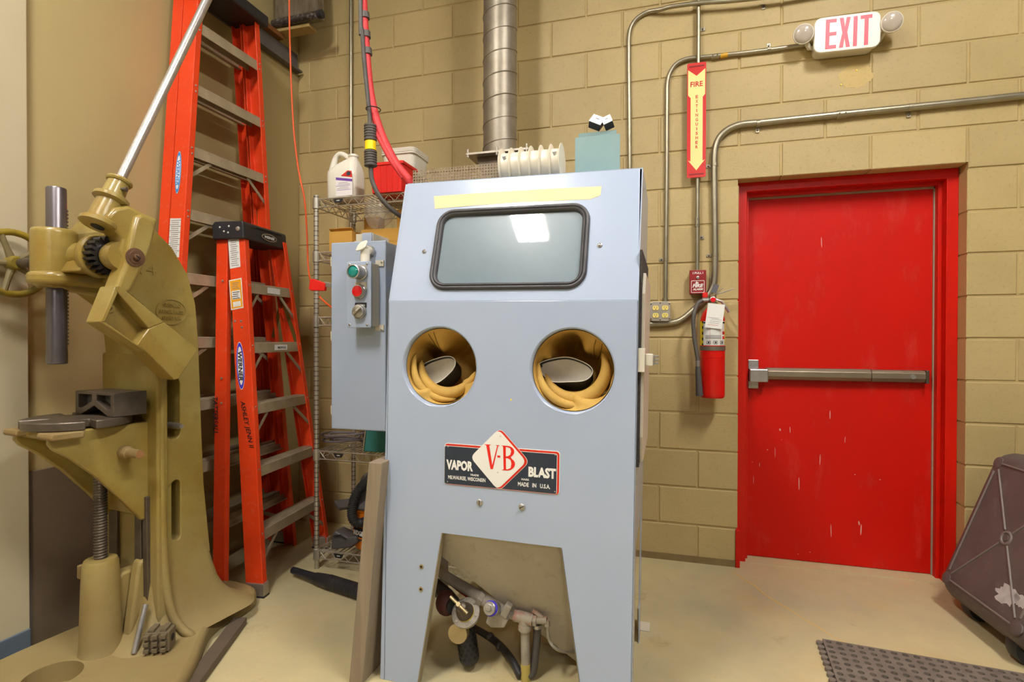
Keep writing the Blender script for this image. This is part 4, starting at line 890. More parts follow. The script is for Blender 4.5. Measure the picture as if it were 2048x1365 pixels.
# red disconnect lever on the left
d0, d1 = atY(660, 572, YB+.03), atY(620, 563, YB+.03)
MB().prism([(0, -.01), (.0, .012), (-.035, .02), (-.035, -.002)], d0+V((.006, 0, 0)), EX, EZ, EY*.006).build('disconnect_arm', 'steel', en, smooth=0, bev=.001)
MB().prism([(0, -.022), (.004, .012), (-.06, .034), (-.075, .03), (-.082, -.012), (-.07, -.02)], d0+V((-.026, -.006, 0)), EX, EZ, EY*.018).build('disconnect_grip', 'red_plastic', en, smooth=0, bev=.003)
MB().box2((o.x-.006, YB+.012, d0.z-.06), (o.x+.003, YB+.06, d0.z+.03)).build('disconnect_plate', 'tan', en, smooth=0)
# push button station
YS = YB-.075
f0, f1, f2 = atY(693, 524, YS), atY(742, 522, YS), atY(693, 656, YS)
bw_, bh = f1.x-f0.x, f0.z-f2.z; so_ = V((f0.x, YS, f2.z))
MB().box2((so_.x+.006, YS+.01, so_.z+.006), (so_.x+bw_-.003, YB, so_.z+bh-.006)).build('button_station', 'tan', en, smooth=0, bev=.004)
cv = MB().prism(rrect(0, 0, bw_, bh, .008), so_, EX, EZ, EY*.012).build('station_cover', 'cab', en, smooth=0, bev=.003)
for z_ in (so_.z-.012, so_.z+bh-.014): MB().box2((so_.x+bw_-.02, YB-.006, z_), (so_.x+bw_+.02, YB, z_+.026)).build('station_tab', 'tan', en, smooth=0, bev=.001)
for i, j in ((.13, .045), (.84, .04), (.13, .955), (.84, .955)): screw(en, so_+V((i*bw_, 0, j*bh)), -EY, .0055, 1.1+i*2)
for j in (0, 1): screw(en, V((so_.x+bw_+.011, YB-.006, so_.z+(-.007 if j == 0 else bh+.003))), -EY, .005, .4)
bx = so_.x+bw_*.52
def plate(z, m, h=.026): MB().box((bx+.008, YS-.001, so_.z+bh*z), (.055, .002, h)).build('legend_plate', m, en, smooth=0, bev=.001)
plate(.895, 'alu', .024); plate(.63, 'tan', .03); plate(.338, 'black', .022)
text_mb('OFF  ON', V((bx-.012, YS-.0022, so_.z+bh*.325)), EX, EZ, .04, .007, .0004).build('lettering', 'plate_white', en, smooth=0)
zg = so_.z+bh*.82; nb = V((-.28, -.94, -.05)).normalized()
gb_ = MB().lathe((bx+.012, YS, zg), -EY, [(0, .03), (.012, .03), (.014, .027), (.055, .027), (.058, .029), (.066, .029), (.068, .025), (.062, .0235)], 28).build('green_button', 'steel', en)
MB().lathe((bx+.012, YS-.056, zg), -EY, [(0, .024), (.006, .024), (.012, .018), (.014, .0005)], 24).build('green_lens', 'grn_lens', gb_)
zr_ = so_.z+bh*.545
rb = MB().lathe((bx+.004, YS, zr_), -EY, [(0, .031), (.008, .031), (.012, .027), (.02, .0265), (.021, .023)], 28).build('red_button', 'steel', en)
MB().lathe((bx+.004, YS-.014, zr_), -EY, [(0, .0228), (.010, .0228), (.012, .02), (.0125, .0005)], 24).build('red_cap', 'red_lens', rb)
zs = so_.z+bh*.245
sk = MB().lathe((bx+.004, YS, zs), -EY, [(0, .031), (.008, .031), (.012, .027), (.02, .026), (.022, .022)], 28).build('selector_switch', 'steel', en)
MB().box((bx+.004, YS-.026, zs), (.046, .014, .011), V((.77, 0, .64)), EY, V((-.64, 0, .77))).build('selector_knob', 'alu', sk, smooth=0, bev=.003)
MB().box((bx+.013, YS-.0338, zs+.0075), (.02, .001, .003), V((.77, 0, .64)), EY, V((-.64, 0, .77))).build('pointer', 'plate_white', sk, smooth=0)
# conduit body feeding the station
cb0 = V((bx+.010, YS+.03, so_.z+bh+.0))
MB().tube([cb0-EZ*.01, cb0+EZ*.03, cb0+V((.002, .002, .055))], .02, 14).build('conduit_body', 'white', en)
cd2 = V((-.30, -.78, .55)).normalized(); c2_ = cb0+V((0, -.005, .052))
MB().prism(rrect(-.026, -.02, .026, .03, .016), c2_+cd2*.016, V((.93, -.2, .2)).normalized(), V((.05, .55, .83)).normalized(), cd2*.006).build('conduit_cover', 'white', en, bev=.002)
MB().tube([c2_, c2_+EY*.1+EX*.006], .019, 12).build('conduit_elbow', 'white', en)
MB().lathe(c2_+EY*.028+EX*.002, EY, [(0, .024), (.018, .024)], 8).build('conduit_nut', 'steel', en)

# ================================================================== WIRE SHELVING
SX, SY0, SY1, SW = .505, -.638, -.285, .914
sh = thing('wire_shelf', 'chrome wire shelving unit standing behind the cabinet', 'shelving', (SX+SW/2, (SY0+SY1)/2, 0))
LEV = [1.945, 1.665, 1.325, .622, .098]
SZT = 1.962
for x in (SX, SX+SW):
    for y in (SY0, SY1):
        MB().cyl((x, y, .0), (x, y, SZT), .0127, seg=14).build('post', 'chrome', sh)
        gm = MB()
        for k in range(int(SZT/.0254)-1):
            zz = .05+k*.0254; gm.lathe((x, y, zz), EZ, [(0, .0128), (.001, .0133), (.003, .0133), (.004, .0128)], 12, False)
        gm.build('post_grooves', 'dark_steel', sh)['kind'] = 'stuff'
        MB().lathe((x, y, SZT), EZ, [(0, .0135), (.004, .0135), (.006, .01)], 12).build('post_cap', 'chrome', sh)
for z in LEV:
    for y in (SY0, SY1):
        for dz in (.0, -.042): MB().cyl((SX, y, z+dz), (SX+SW, y, z+dz), .0032 if dz else .004, seg=8).build('rail', 'chrome', sh)
        t_ = MB(); nzg = 26
        t_.tube([V((SX+.02+(SW-.04)*i/nzg, y, z-(.002 if i % 2 == 0 else .04))) for i in range(nzg+1)], .0026, 6); t_.build('truss_wire', 'chrome', sh)
    for x in (SX, SX+SW):
        for dz in (.0, -.042): MB().cyl((x, SY0, z+dz), (x, SY1, z+dz), .0032 if dz else .004, seg=8).build('rail', 'chrome', sh)
        t_ = MB(); t_.tube([V((x, SY0+.02+(SY1-SY0-.04)*i/10, z-(.002 if i % 2 == 0 else .04))) for i in range(11)], .0026, 6); t_.build('truss_wire', 'chrome', sh)
    for k in range(33):
        x = SX+.02+(SW-.04)*k/32; MB().cyl((x, SY0, z), (x, SY1, z), .0022, seg=6).build('shelf_wire', 'chrome', sh)
    for yy in (SY0+.12, SY1-.12): MB().cyl((SX, yy, z-.004), (SX+SW, yy, z-.004), .003, seg=6).build('cross_wire', 'chrome', sh)
    for x in (SX, SX+SW):
        for y in (SY0, SY1): MB().lathe((x, y, z-.05), EZ, [(0, .017), (.002, .0185), (.056, .0175), (.058, .015)], 14).build('collar', 'chrome', sh)
    tgx = SX+.135; MB().prism([(-.028, 0), (.028, 0), (.018, -.02), (-.018, -.02)], (tgx, SY0-.006, z-.006), EX, EZ, EY*.004).build('shelf_badge', 'black', sh, smooth=0)
    MB().box((tgx, SY0-.0065, z-.015), (.018, .001, .004)).build('badge_mark', 'label', sh, smooth=0)

# ------------------------------------------------------------------ things on the shelf
ZT = LEV[0]+.0045
# white jug with a loop handle
jc = atY(690, 380, -.55); jc = V((jc.x, -.54, ZT)); jw, jd_, jh = .175, .13, .225
jg = thing('plastic_jug', 'white plastic jug with a loop handle on the top shelf', 'jug', jc)
def sect(w, d, z, r, ox=0.): return [V((jc.x+ox+x, jc.y+y, jc.z+z)) for x, y in rrect(-w/2, -d/2, w/2, d/2, r, 5)]
MB().ring([sect(jw*.92, jd_*.92, 0, .03), sect(jw, jd_, .008, .035), sect(jw, jd_, .13, .035), sect(jw*.98, jd_*.96, .155, .035), sect(jw*.78, jd_*.8, .185, .04, .015), sect(jw*.45, jd_*.5, .212, .025, .032), sect(.045, .045, .222, .021, .045), sect(.045, .045, .236, .021, .045)]).build('body', 'white', jg, smooth=60)
hl = spline([jc+V((-.085, 0, .135)), jc+V((-.078, 0, .19)), jc+V((-.062, 0, .24)), jc+V((-.035, 0, .257)), jc+V((.0, 0, .243)), jc+V((.035, 0, .212))], 7)
MB().tube(hl, .017, 14, rad=[.024-.010*min(1, i/14.) for i in range(len(hl))]).build('handle', 'white', jg)
MB().lathe(jc+V((.045, 0, .232)), EZ, [(0, .026), (.003, .028), (.012, .027), (.014, .022)], 20).build('cap', 'white', jg)
lb_o = jc+V((-.018, -jd_/2-.0012, .014))
MB().box2((lb_o.x, lb_o.y-.0003, lb_o.z), (lb_o.x+.098, lb_o.y+.0006, lb_o.z+.098)).build('label', mat('jug_label', S(232, 226, 224), .5), jg, smooth=0)
MB().prism([(.0, .085), (.098, .07), (.098, .083), (.0, .099)], lb_o-EY*.0005, EX, EZ, -EY*.0004).build('purple_stripe', 'purple', jg, smooth=0)
MB().prism([(.03, .105), (.098, .092), (.094, .125), (.07, .13)], lb_o-EY*.0005, EX, EZ, -EY*.0004).build('red_patch', 'sign_red', jg, smooth=0)
MB().prism(ell(.076, .113, .013, .011, 16), lb_o-EY*.001, EX, EZ, -EY*.0003).build('badge', 'navy', jg, smooth=0)
for k in range(6): MB().box(lb_o+V((.048-.004*(k % 2), -.0006, .03+.0075*k)), (.085-.015*(k % 3), .0003, .002)).build('printed_line', 'ink_grey' if k % 3 else 'purple', jg, smooth=0)
# square white pails, stacked
def pail(label, c, w, h):
    t = thing('square_pail', label, 'pail', c, 'white pails on the top shelf')
    S_ = lambda s, z: [V((c.x+x, c.y+y, c.z+z)) for x, y in rrect(-w*s/2, -w*s/2, w*s/2, w*s/2, .03, 4)]
    MB().ring([S_(.9, 0), S_(.92, .004), S_(1., h*.8)], True, True, False).build('bucket', 'white', t, smooth=50)
    for z in (.78, .86, .93): MB().ring([S_(.99, h*z-.004), S_(1.07, h*z-.003), S_(1.08, h*z+.004), S_(.99, h*z+.008)], True, False, False).build('rim_ring', 'white', t, smooth=50)
    MB().ring([S_(1.06, h*.95), S_(1.09, h*.955), S_(1.09, h*.985), S_(1.05, h)]).build('lid', 'white', t, smooth=50)
    MB().box((c.x-.0, c.y-w*.465, c.z+h*.28), (w*.6, .001, h*.35)).build('label', 'label', t, smooth=0)
    MB().cyl((c.x-.045, c.y-w*.466, c.z+h*.3), (c.x-.045, c.y-w*.469, c.z+h*.3), .012, seg=14).build('label_mark', mat('dark_green_print', S(60, 84, 70), .6) if 'dark_green_print' not in bpy.data.materials else bpy.data.materials['dark_green_print'], t)
    return t
pc = atY(800, 380, -.45); 
pail('square white lidded pail under another on the top shelf', V((pc.x-.005, -.386, ZT)), .19, .15); pail('square white lidded pail stacked on another on the top shelf', V((pc.x, -.386, ZT+.151)), .19, .13)
# red bin
ra, rb_ = atY(757, 340, -.56), atY(826, 335, -.56); rw = rb_.x-ra.x; rh = ra.z-ZT
rn = thing('red_bin', 'red plastic stacking bin on the top shelf', 'bin', V((ra.x+rw/2, -.585, ZT)))
RS = lambda s, z, w=rw, d=.17: [V((ra.x+rw/2+x, -.585+y, ZT+z)) for x, y in rrect(-w*s/2, -d*s/2, w*s/2, d*s/2, .006, 2)]
MB().ring([RS(.8, .002), RS(.82, .0), RS(.93, rh*.9), RS(1., rh*.91), RS(1.0, rh), RS(.96, rh), RS(.91, rh*.88), RS(.8, .006)], True, False, True).build('bin_body', 'red_plastic', rn, smooth=0)
for k in range(5):
    x = ra.x+rw*(.2+.15*k); MB().beam((x, -.585-.17*.41-.002, ZT+.004), (ra.x+rw*(.14+.18*k), -.585-.17*.47-.002, ZT+rh*.88), [(-.004, 0), (.004, 0), (.004, .006), (-.004, .006)], EX, EY).build('bin_rib', 'red_plastic', rn, smooth=0)
# second shelf: cardboard boxes and a bag of film
Z2 = LEV[1]+.0045
def carton(label, u0, u1, v1, Y, d, z=Z2, flaps=False):
    a_, b2 = atY(u0, v1, Y), atY(u1, v1, Y); h = a_.z-z
    t = thing('cardboard_box', label, 'box', V(((a_.x+b2.x)/2, Y+d/2, z)), 'cartons on the second shelf')
    MB().box2((a_.x, Y, z), (b2.x, Y+d, z+h)).build('carton', 'card', t, smooth=0, bev=.002)
    if flaps:
        MB().box((a_.x+(b2.x-a_.x)*.5, Y+.01, z+h+.008), ((b2.x-a_.x), .003, .03), EX, V((0, .5, .86)), V((0, -.86, .5))).build('flap', 'card', t, smooth=0)
    MB().box2((a_.x+.01, Y-.001, z+h*.45), (a_.x+(b2.x-a_.x)*.6, Y, z+h*.5)).build('tape_strip', mat('parcel_tape', S(190, 142, 60), .4) if 'parcel_tape' not in bpy.data.materials else bpy.data.materials['parcel_tape'], t, smooth=0)
    return t, h
carton('open-topped tan cardboard box at the left end of the second shelf', 658, 704, 464, -.56, .2, flaps=True)
t_, h_ = carton('long low cardboard tray on the second shelf under a plastic bag', 722, 850, 460, -.52, .2)
a_ = atY(722, 430, -.45); b2 = atY(800, 428, -.52)
t2 = thing('cardboard_box', 'small upright cardboard box on the second shelf behind the plastic bag', 'box', V((a_.x+.03, -.40, Z2+h_)), 'cartons on the second shelf')
MB().box2((a_.x, -.42, Z2+h_), (a_.x+.09, -.35, Z2+h_+.09)).build('carton', 'card', t2, smooth=0, bev=.002)
t3 = thing('cardboard_box', 'small cardboard box with a yellow label beside the plastic bag', 'box', V((b2.x+.03, -.47, Z2+h_)), 'cartons on the second shelf')
MB().box2((b2.x-.03, -.50, Z2+h_), (b2.x+.12, -.40, Z2+h_+.10)).build('carton', 'card', t3, smooth=0, bev=.002); MB().box2((b2.x+.015, -.502, Z2+h_+.04), (b2.x+.04, -.5, Z2+h_+.07)).build('label', 'yellow', t3, smooth=0)
bc_ = atY(757, 436, -.47); bg = MB(); rr_ = []
for k in range(15):
    a2 = -math.pi/2+math.pi*k/14; rr_.append([bc_+V((math.cos(a2)*math.cos(2*math.pi*i/24)*.082, math.cos(a2)*math.sin(2*math.pi*i/24)*.06, math.sin(a2)*.088))*(1+.22*noise.noise(V((k*.45, i*.5, 3.)))) for i in range(24)])
bag = tag(bg.ring(rr_, True, False, False).build('plastic_bag', 'film', smooth=40), 'crumpled clear plastic bag on the second shelf', 'bag'); bag.location.z = Z2+h_+.1
# fourth shelf: coiled cable and teal case
Z4 = LEV[3]+.0045
cc_ = V((atZ(690, 893, Z4).x, -.5, Z4)); pts = []
for i in range(150):
    a2 = i*.21; r = .085+.03*math.sin(i*.13); pts.append(cc_+V((r*1.25*math.cos(a2), r*.75*math.sin(a2), .008+.0032*(i % 60)*.35+.012*abs(math.sin(a2*.5+1)))))
pts += [cc_+V((.13, -.04, .05)), cc_+V((.15, -.02, .09)), cc_+V((.17, .02, .06))]
tag(MB().tube(pts, .0055, 8).build('coiled_cable', mat('grey_violet_cable', S(104, 94, 94), .5)), 'coil of grey cable lying on the fourth shelf', 'cable')
a_, b2 = atY(728, 906, -.60), atY(790, 858, -.60)
tc = thing('teal_case', 'teal box standing on the fourth shelf', 'case', V((a_.x+.1, -.52, Z4)))
MB().prism([(0, 0), (.02, .16), (.2, .16), (.2, 0)], (a_.x, -.60, Z4), EX, EZ, EY*.16).build('case_body', 'teal', tc, smooth=0, bev=.003)
MB().prism([(-.006, 0), (.014, .16), (.02, .16), (0, 0)], (a_.x, -.605, Z4), EX, EZ, EY*.17).build('case_edge', 'cab_edge', tc, smooth=0)
# dark power brick behind the cable
pk = thing('power_brick', 'dark power brick beside the teal box on the fourth shelf', 'adapter', V((a_.x-.03, -.45, Z4)))
MB().box2((a_.x-.075, -.48, Z4), (a_.x-.01, -.40, Z4+.12)).build('brick_body', 'cable', pk, smooth=0, bev=.006); MB().box2((a_.x-.07, -.482, Z4+.03), (a_.x-.02, -.4795, Z4+.09)).build('brick_label', 'ink', pk, smooth=0)

# ------------------------------------------------------------------ shop vacuum on the bottom shelf
Z5 = LEV[4]+.0045
vcx = atY(750, 1040, -.46).x+.03; vb = V((vcx, -.455, Z5))
va_ = thing('shop_vacuum', 'orange and grey shop vacuum on the bottom shelf', 'vacuum', vb)
MB().lathe(vb, EZ, [(0, .10), (.0, .135), (.01, .14), (.2, .15), (.205, .155), (.22, .155)], 40).build('tank', 'vac_orange', va_)
MB().lathe(vb+EZ*.22, EZ, [(0, .165), (.012, .17), (.025, .165), (.04, .14), (.07, .115), (.13, .105), (.15, .09), (.16, .05), (.162, .001)], 40).build('motor_head', 'vac_grey', va_)
MB().prism([(-.06, 0), (.06, 0), (.075, .018), (-.075, .018)], vb+V((-.10, -.11, .225)), V((.7, -.7, 0)), EZ, V((-.06, -.06, 0))).build('latch', 'vac_grey', va_, smooth=0, bev=.003)
lp = vb+V((-.052, -.1385, .075)); la_ = V((.94, -.33, 0)); ln = V((-.33, -.94, 0))
MB().box(lp+V((.02, -.012, .02)), (.10, .004, .05), la_, ln, EZ).build('nameplate', 'ink', va_, smooth=0)
text_mb('RIDGID', lp+V((-.022, -.0005, .01))+ln*.0035, la_, EZ, .085, .026, .0008, .04).build('lettering', 'plate_white', va_, smooth=0)
MB().box(lp+V((.02, -.0125, -.004))+ln*.0006, (.09, .004, .005), la_, ln, EZ).build('name_stripe', 'vac_orange', va_, smooth=0)
def ribbed(pts, r, name, m, parent, pitch=.009, rib=.0035, seg=14):
    pts = [V(p) for p in pts]; d = [0]
    for i in range(1, len(pts)): d.append(d[-1]+(pts[i]-pts[i-1]).length)
    n_ = int(d[-1]/pitch*4); q = []; k = 0
    for j in range(n_+1):
        s = d[-1]*j/n_
        while k < len(pts)-2 and d[k+1] < s: k += 1
        q.append(pts[k].lerp(pts[k+1], (s-d[k])/max(1e-6, d[k+1]-d[k])))
    return MB().tube(q, r, seg, rad=[r+(rib if j % 4 < 2 else 0) for j in range(len(q))]).build(name, m, parent)
YH = -.60
hpts = spline([atY(775, 950, -.56), atY(745, 955, YH), atY(715, 985, -.62), atY(704, 1020, -.64), atY(708, 1042, -.64), atY(724, 1046, -.62), atY(745, 1036, -.60), atY(775, 1030, -.56)], 10)
ribbed(hpts, .022, 'hose', 'hose_black', va_)
# floor tool lying on the bottom shelf
fc = V((atZ(688, 1100, Z5).x, -.585, Z5))
ft = thing('floor_nozzle', 'black vacuum floor nozzle on the bottom shelf', 'nozzle', fc)
MB().prism([(-.07, 0), (-.055, 0), (.05, .02), (.09, .05), (.085, .085), (.03, .075), (-.045, .10), (-.06, .085)], fc+V((0, .05, 0)), EX, EZ, -EY*.09).build('nozzle_head', 'vac_grey', ft, smooth=0, bev=.012, bseg=3)
MB().tube([fc+V((.06, 0, .06)), fc+V((.12, .01, .07))], .02, 12).build('neck', 'vac_grey', ft)
MB().tube([fc+V((-.045, -.045, .075)), fc+V((-.0, -.048, .088)), fc+V((.03, -.046, .07))], .004, 6).build('seam', 'ink', ft)
# loose hose and wand on the floor
wand = thing('vacuum_wand', 'black crevice wand and ribbed hose lying on the floor under the shelf', 'hose', atZ(640, 1165, .03))
wA, wB, wC, wD = atZ(586, 1141, .034), atZ(632, 1157, .034), atZ(660, 1165, .036), atZ(780, 1203, .04)
MB().tube([wA, wA.lerp(wB, .5), wB], .02, 14, rad=[.017, .019, .023]).build('crevice_tip', 'black', wand)
MB().tube([wB, wB.lerp(wC, .5), wC], .03, 14, rad=[.027, .031, .034]).build('cuff', 'black', wand)
ribbed([wC, wC.lerp(wD, .5), wD], .030, 'hose', 'hose_black', wand, .012, .005)

# leaning plank beside the cabinet
Pt = atY(737, 925, -1.43); Pq = atY(709, 1240, -1.43); Pb = Pt+(Pq-Pt)*((Pt.z-.003)/(Pt.z-Pq.z))
pwd = atY(764, 925, -1.43).x-Pt.x
pk_ = MB().beam(Pb, Pt, [(0, 0), (pwd, 0), (pwd, .13), (0, .13)], EX, EY)
tag(pk_.build('leaning_plank', 'plank', smooth=0, bev=.003), 'weathered grey plank leaning against the left side of the cabinet', 'plank')

# ================================================================== HANGING HOSES AND CORDS
YH = -1.12
rh_ = spline([atY(722, -120, YH), atY(726, 0, YH), atY(731, 90, YH), atY(741, 190, YH), atY(760, 262, YH), atY(790, 325, YH), atY(818, 362, YH+.01), atY(845, 410, YH+.04), atY(865, 460, YH+.08)], 8)
tp = V((rh_[0].x, YH, CEIL)); rh_ = [tp]+rh_
rhz = thing('air_hose', 'red braided air hose hanging down behind the cabinet', 'hose', rh_[-1])
MB().tube(rh_, .0175, 14).build('hose', 'hose_red', rhz)
for u, v in ((729, 26), (731, 64), (734, 98)):
    p = atY(u, v, YH); q = atY(u+1, v+12, YH); MB().cyl(p, q, .0195, seg=14).build('tape_band', 'cable', rhz)
r2 = spline([atY(752, 265, YH-.01), atY(765, 290, YH-.012), atY(782, 322, YH-.012), atY(806, 356, YH)], 6)
MB().tube(r2, .009, 10).build('hose_bight', 'hose_red', rhz)
ck = spline([V((atY(721, 0, YH-.02).x, YH-.02, CEIL)), atY(721, 0, YH-.022), atY(724, 60, YH-.022), atY(730, 140, YH-.022), atY(738, 220, YH-.022), atY(740, 252, YH-.022)], 8)
pc_ = thing('power_cable', 'grey power cable with a yellow banded connector hanging beside the red hose', 'cable', ck[-1])
MB().tube(ck, .0085, 10).build('cable', 'cable', pc_)
c0, c1_ = atY(740.5, 249, YH-.022), atY(741, 283, YH-.022); c2_ = atY(741, 301, YH-.022); c3_ = atY(741.5, 334, YH-.022)
dn = (c3_-c0).normalized()
def grip(a_, b2, nm):
    l = (b2-a_).length; prof = [(0, .018), (.004, .0255)]
    for k in range(5): s = .010+(l-.016)*k/5; prof += [(s, .0255), (s+.001, .0232), (s+(l-.016)/10, .0232), (s+(l-.016)/10+.001, .0255)]
    prof += [(l-.003, .0255), (l, .019)]; MB().lathe(a_, dn, prof, 20).build(nm, 'cable', pc_)
grip(c0, c1_, 'plug_grip'); grip(c2_, c3_, 'socket_grip')
MB().lathe(c1_, dn, [(0, .022), ((c2_-c1_).length, .022)], 20).build('connector_band', 'yellow', pc_)
MB().tube(spline([c3_, atY(744, 360, YH-.02), atY(757, 390, YH-.01), atY(778, 415, YH+.02), atY(800, 432, YH+.06), atY(830, 450, YH+.12)], 7), .0095, 10).build('cable', 'cable', pc_)
MB().tube([V((atY(749, 222, YH).x+.024*math.cos(t_)*1.2, YH-.01+.03*math.sin(t_), atY(740, 222, YH).z)) for t_ in [2*math.pi*i/20 for i in range(20)]], .0022, 6, True).build('cable_tie', 'black', pc_)
YC = -.45
oc = [V((atY(578, 0, YC).x, YC, CEIL)), atY(578.5, 0, YC), atY(580, 90, YC), atY(583, 180, YC), atY(588, 265, YC), atY(597, 340, YC), atY(609, 400, YC), atY(614, 470, YC), atY(617, 540, YC-.02), atY(627, 578, YC-.1), atY(645, 600, YC-.2), atY(665, 617, YC-.3), atY(690, 640, YC-.4)]
tag(MB().tube(spline(oc, 7), .0048, 8).build('extension_cord', 'cord'), 'thin orange cord hanging down beside the ladders to the enclosure', 'cord')

# ================================================================== BUNDLE ON THE HIGH LEDGE
bz0 = 3.122
wd_ = MB().box2((WX0+.005, -.62, 3.09), (WX0+.05, -.2, 3.121)); tag(wd_.build('wood_batten', 'wood_red', smooth=0, bev=.002), 'reddish wooden batten lying on the steel ledger', 'batten')
pb_ = MB().box2((WX0+.01, -.24, bz0), (atY(618, 48, -.24).x, -.16, bz0+.02)); tag(pb_.build('wood_board', 'plywood', smooth=0, bev=.002), 'pale wooden board under the wrapped bundle high in the corner', 'board')
bx1 = atY(645, 30, -.26).x
wr = thing('wrapped_bundle', 'bundle in clear plastic wrap stored high in the corner', 'bundle', V((WX0+.2, -.22, bz0+.022)))
MB().prism([(WX0+.01, bz0+.06), (bx1-.05, bz0+.06), (bx1-.08, CEIL-.3), (WX0+.01, CEIL-.3)], (0, -.25, 0), EX, EZ, EY*.1).build('bundle_body', 'wrap', wr, smooth=0, bev=.02)
MB().tube([V((WX0+.012, -.25, bz0+.045)), V((bx1-.03, -.26, bz0+.045))], .023, 12).build('wrapped_tube', mat('wrapped_dark_tube', S(58, 50, 48), .2, col2=S(150, 142, 136), scale=40, amount=.6, contrast=(.5, .7), spec=.9, bump=.9, bscale=60), wr)
MB().cyl((bx1-.03, -.26, bz0+.045), (bx1, -.26, bz0+.045), .025, seg=10).build('tube_cap', 'black', wr)
# ================================================================== STEP LADDERS
def chan(D, f, t): return [(0, 0), (D, 0), (D, f), (D-t, f), (D-t, t), (t, t), (t, f), (0, f)]
def ladder(name, label, fN, fF, tN, tF, D, f, zs, rear_top, rear_bot, rearD, step_d, lip, braces, steps_m='dustalu'):
    root = thing(name, label, 'ladder', (fN+fF)/2, 'folded orange step ladders')
    w = (fF-fN); w.z = 0; w.normalize(); back = V((-w.y, w.x, 0))
    if back.x > 0: back = -back
    H = tN.z; R = {}
    ext_ = lambda a, b, z: a+(b-a)*((z-a.z)/(b.z-a.z))
    R['n'] = MB().beam(fN, tN, chan(D, f, .006), back, w).build('front_rail', 'orange', root, smooth=0, bev=.003)
    R['f'] = MB().beam(fF, tF, chan(D, f, .006), back, -w).build('front_rail', 'orange', root, smooth=0, bev=.003)
    rb = lambda p, o: p+back*o
    zr0 = .0
    rN0, rN1, rF0, rF1 = rb(fN, rear_bot), rb(tN, rear_top), rb(fF, rear_bot), rb(tF, rear_top)
    ins = w*.012
    R['rn'] = MB().beam(rN0+ins*.5, rN1+ins*.5, chan(rearD, f, .005), back, w).build('rear_rail', 'orange', root, smooth=0, bev=.003)
    R['rf'] = MB().beam(rF0, rF1, chan(rearD, f, .005), back, -w).build('rear_rail', 'orange', root, smooth=0, bev=.003)
    for i, z in enumerate(zs):
        a, b = ext_(fN, tN, z)+w*.007, ext_(fF, tF, z)-w*.007
        o_ = back*.004
        prof = [(0, 0), (step_d, 0), (step_d, -lip*.7), (step_d-.004, -lip*.7), (step_d-.004, -.004), (.004, -.004), (.004, -lip), (0, -lip)]
        MB().beam(a+o_, b+o_, prof, back, EZ).build('step', steps_m, root, smooth=0, bev=.0015)
        tr = MB()
        for k in range(5): tr.beam(a+o_+back*(.012+.012*k)+EZ*.0005, b+o_+back*(.012+.012*k)+EZ*.0005, [(0, 0), (.006, 0), (.005, .002), (.001, .002)], back, EZ)
        tr.build('tread_ribs', steps_m, root, smooth=0)
        rv = MB()
        for p, s in ((ext_(fN, tN, z), 1), (ext_(fF, tF, z), -1)):
            for dz in (-.012, -.04): rv.lathe(p+w*(f*.5*s)+EZ*dz, -back, [(0, .0055), (.002, .005), (.0035, .002), (.004, .0003)], 8)
        rv.build('rivets', 'alu', root)
        if i in braces:
            for p, q, s in ((a, b, 1), (b, a, -1)):
                m0 = p.lerp(q, .27)+back*.012-EZ*(lip-.004); m1 = ext_(fN if s == 1 else fF, tN if s == 1 else tF, z-.16)+back*.015+w*(.012*s)
                MB().beam(m1, m0, [(-.011, 0), (.011, 0), (.011, .003), (-.011, .003)], EZ, back).build('brace', 'dustalu', root, smooth=0)
        # horizontal of the rear section
        tt = (z-.02)/H; a2, b2 = rN0.lerp(rN1, tt)+w*.013, rF0.lerp(rF1, tt)-w*.006
        MB().beam(a2+back*(rearD-.03), b2+back*(rearD-.03), [(0, 0), (.022, 0), (.022, .028), (.018, .028), (.018, .004), (.0, .004)], back, EZ).build('rear_bar', steps_m, root, smooth=0)
    for p in (fN, fF):
        s = 1 if p is fN else -1
        MB().box(p+back*(D*.5)+w*(f*.5*s-.0*s)+EZ*.033, (D+.006, f+.006, .064), back, w, EZ).build('foot_shoe', 'alu', root, smooth=0, bev=.002)
        MB().box(p+back*(D*.5)+w*(f*.5*s)+EZ*.004, (D+.01, f+.01, .008), back, w, EZ).build('foot_pad', 'black', root, smooth=0)
    return root, w, back, ext_, (rN0, rN1)
# tall ladder against the side wall
XA = .105
def twoX(p, q, X):
    a, b = atX(*p, X), atX(*q, X); f_ = lambda z: a+(b-a)*((z-a.z)/(b.z-a.z)); return f_(0.0), f_(2.97)
aN0, aN1 = twoX((371, 400), (394, 31), XA); aF0, aF1 = twoX((538.5, 400), (518, 31), XA)
A, wA_, bA, extA, rA = ladder('step_ladder', 'taller orange step ladder folded flat against the side wall', aN0, aF0, aN1, aF1, .088, .034, [.305*k for k in range(1, 10)], .098, .098, .062, .078, .052, (0, 1, 3, 4, 5, 6))
MB().box(((aN1+aF1)/2)+bA*.07+EZ*.01, ((aF1-aN1).length+.08, .2, .06), wA_, bA, EZ).build('top_cap', 'black', A, smooth=0, bev=.008)
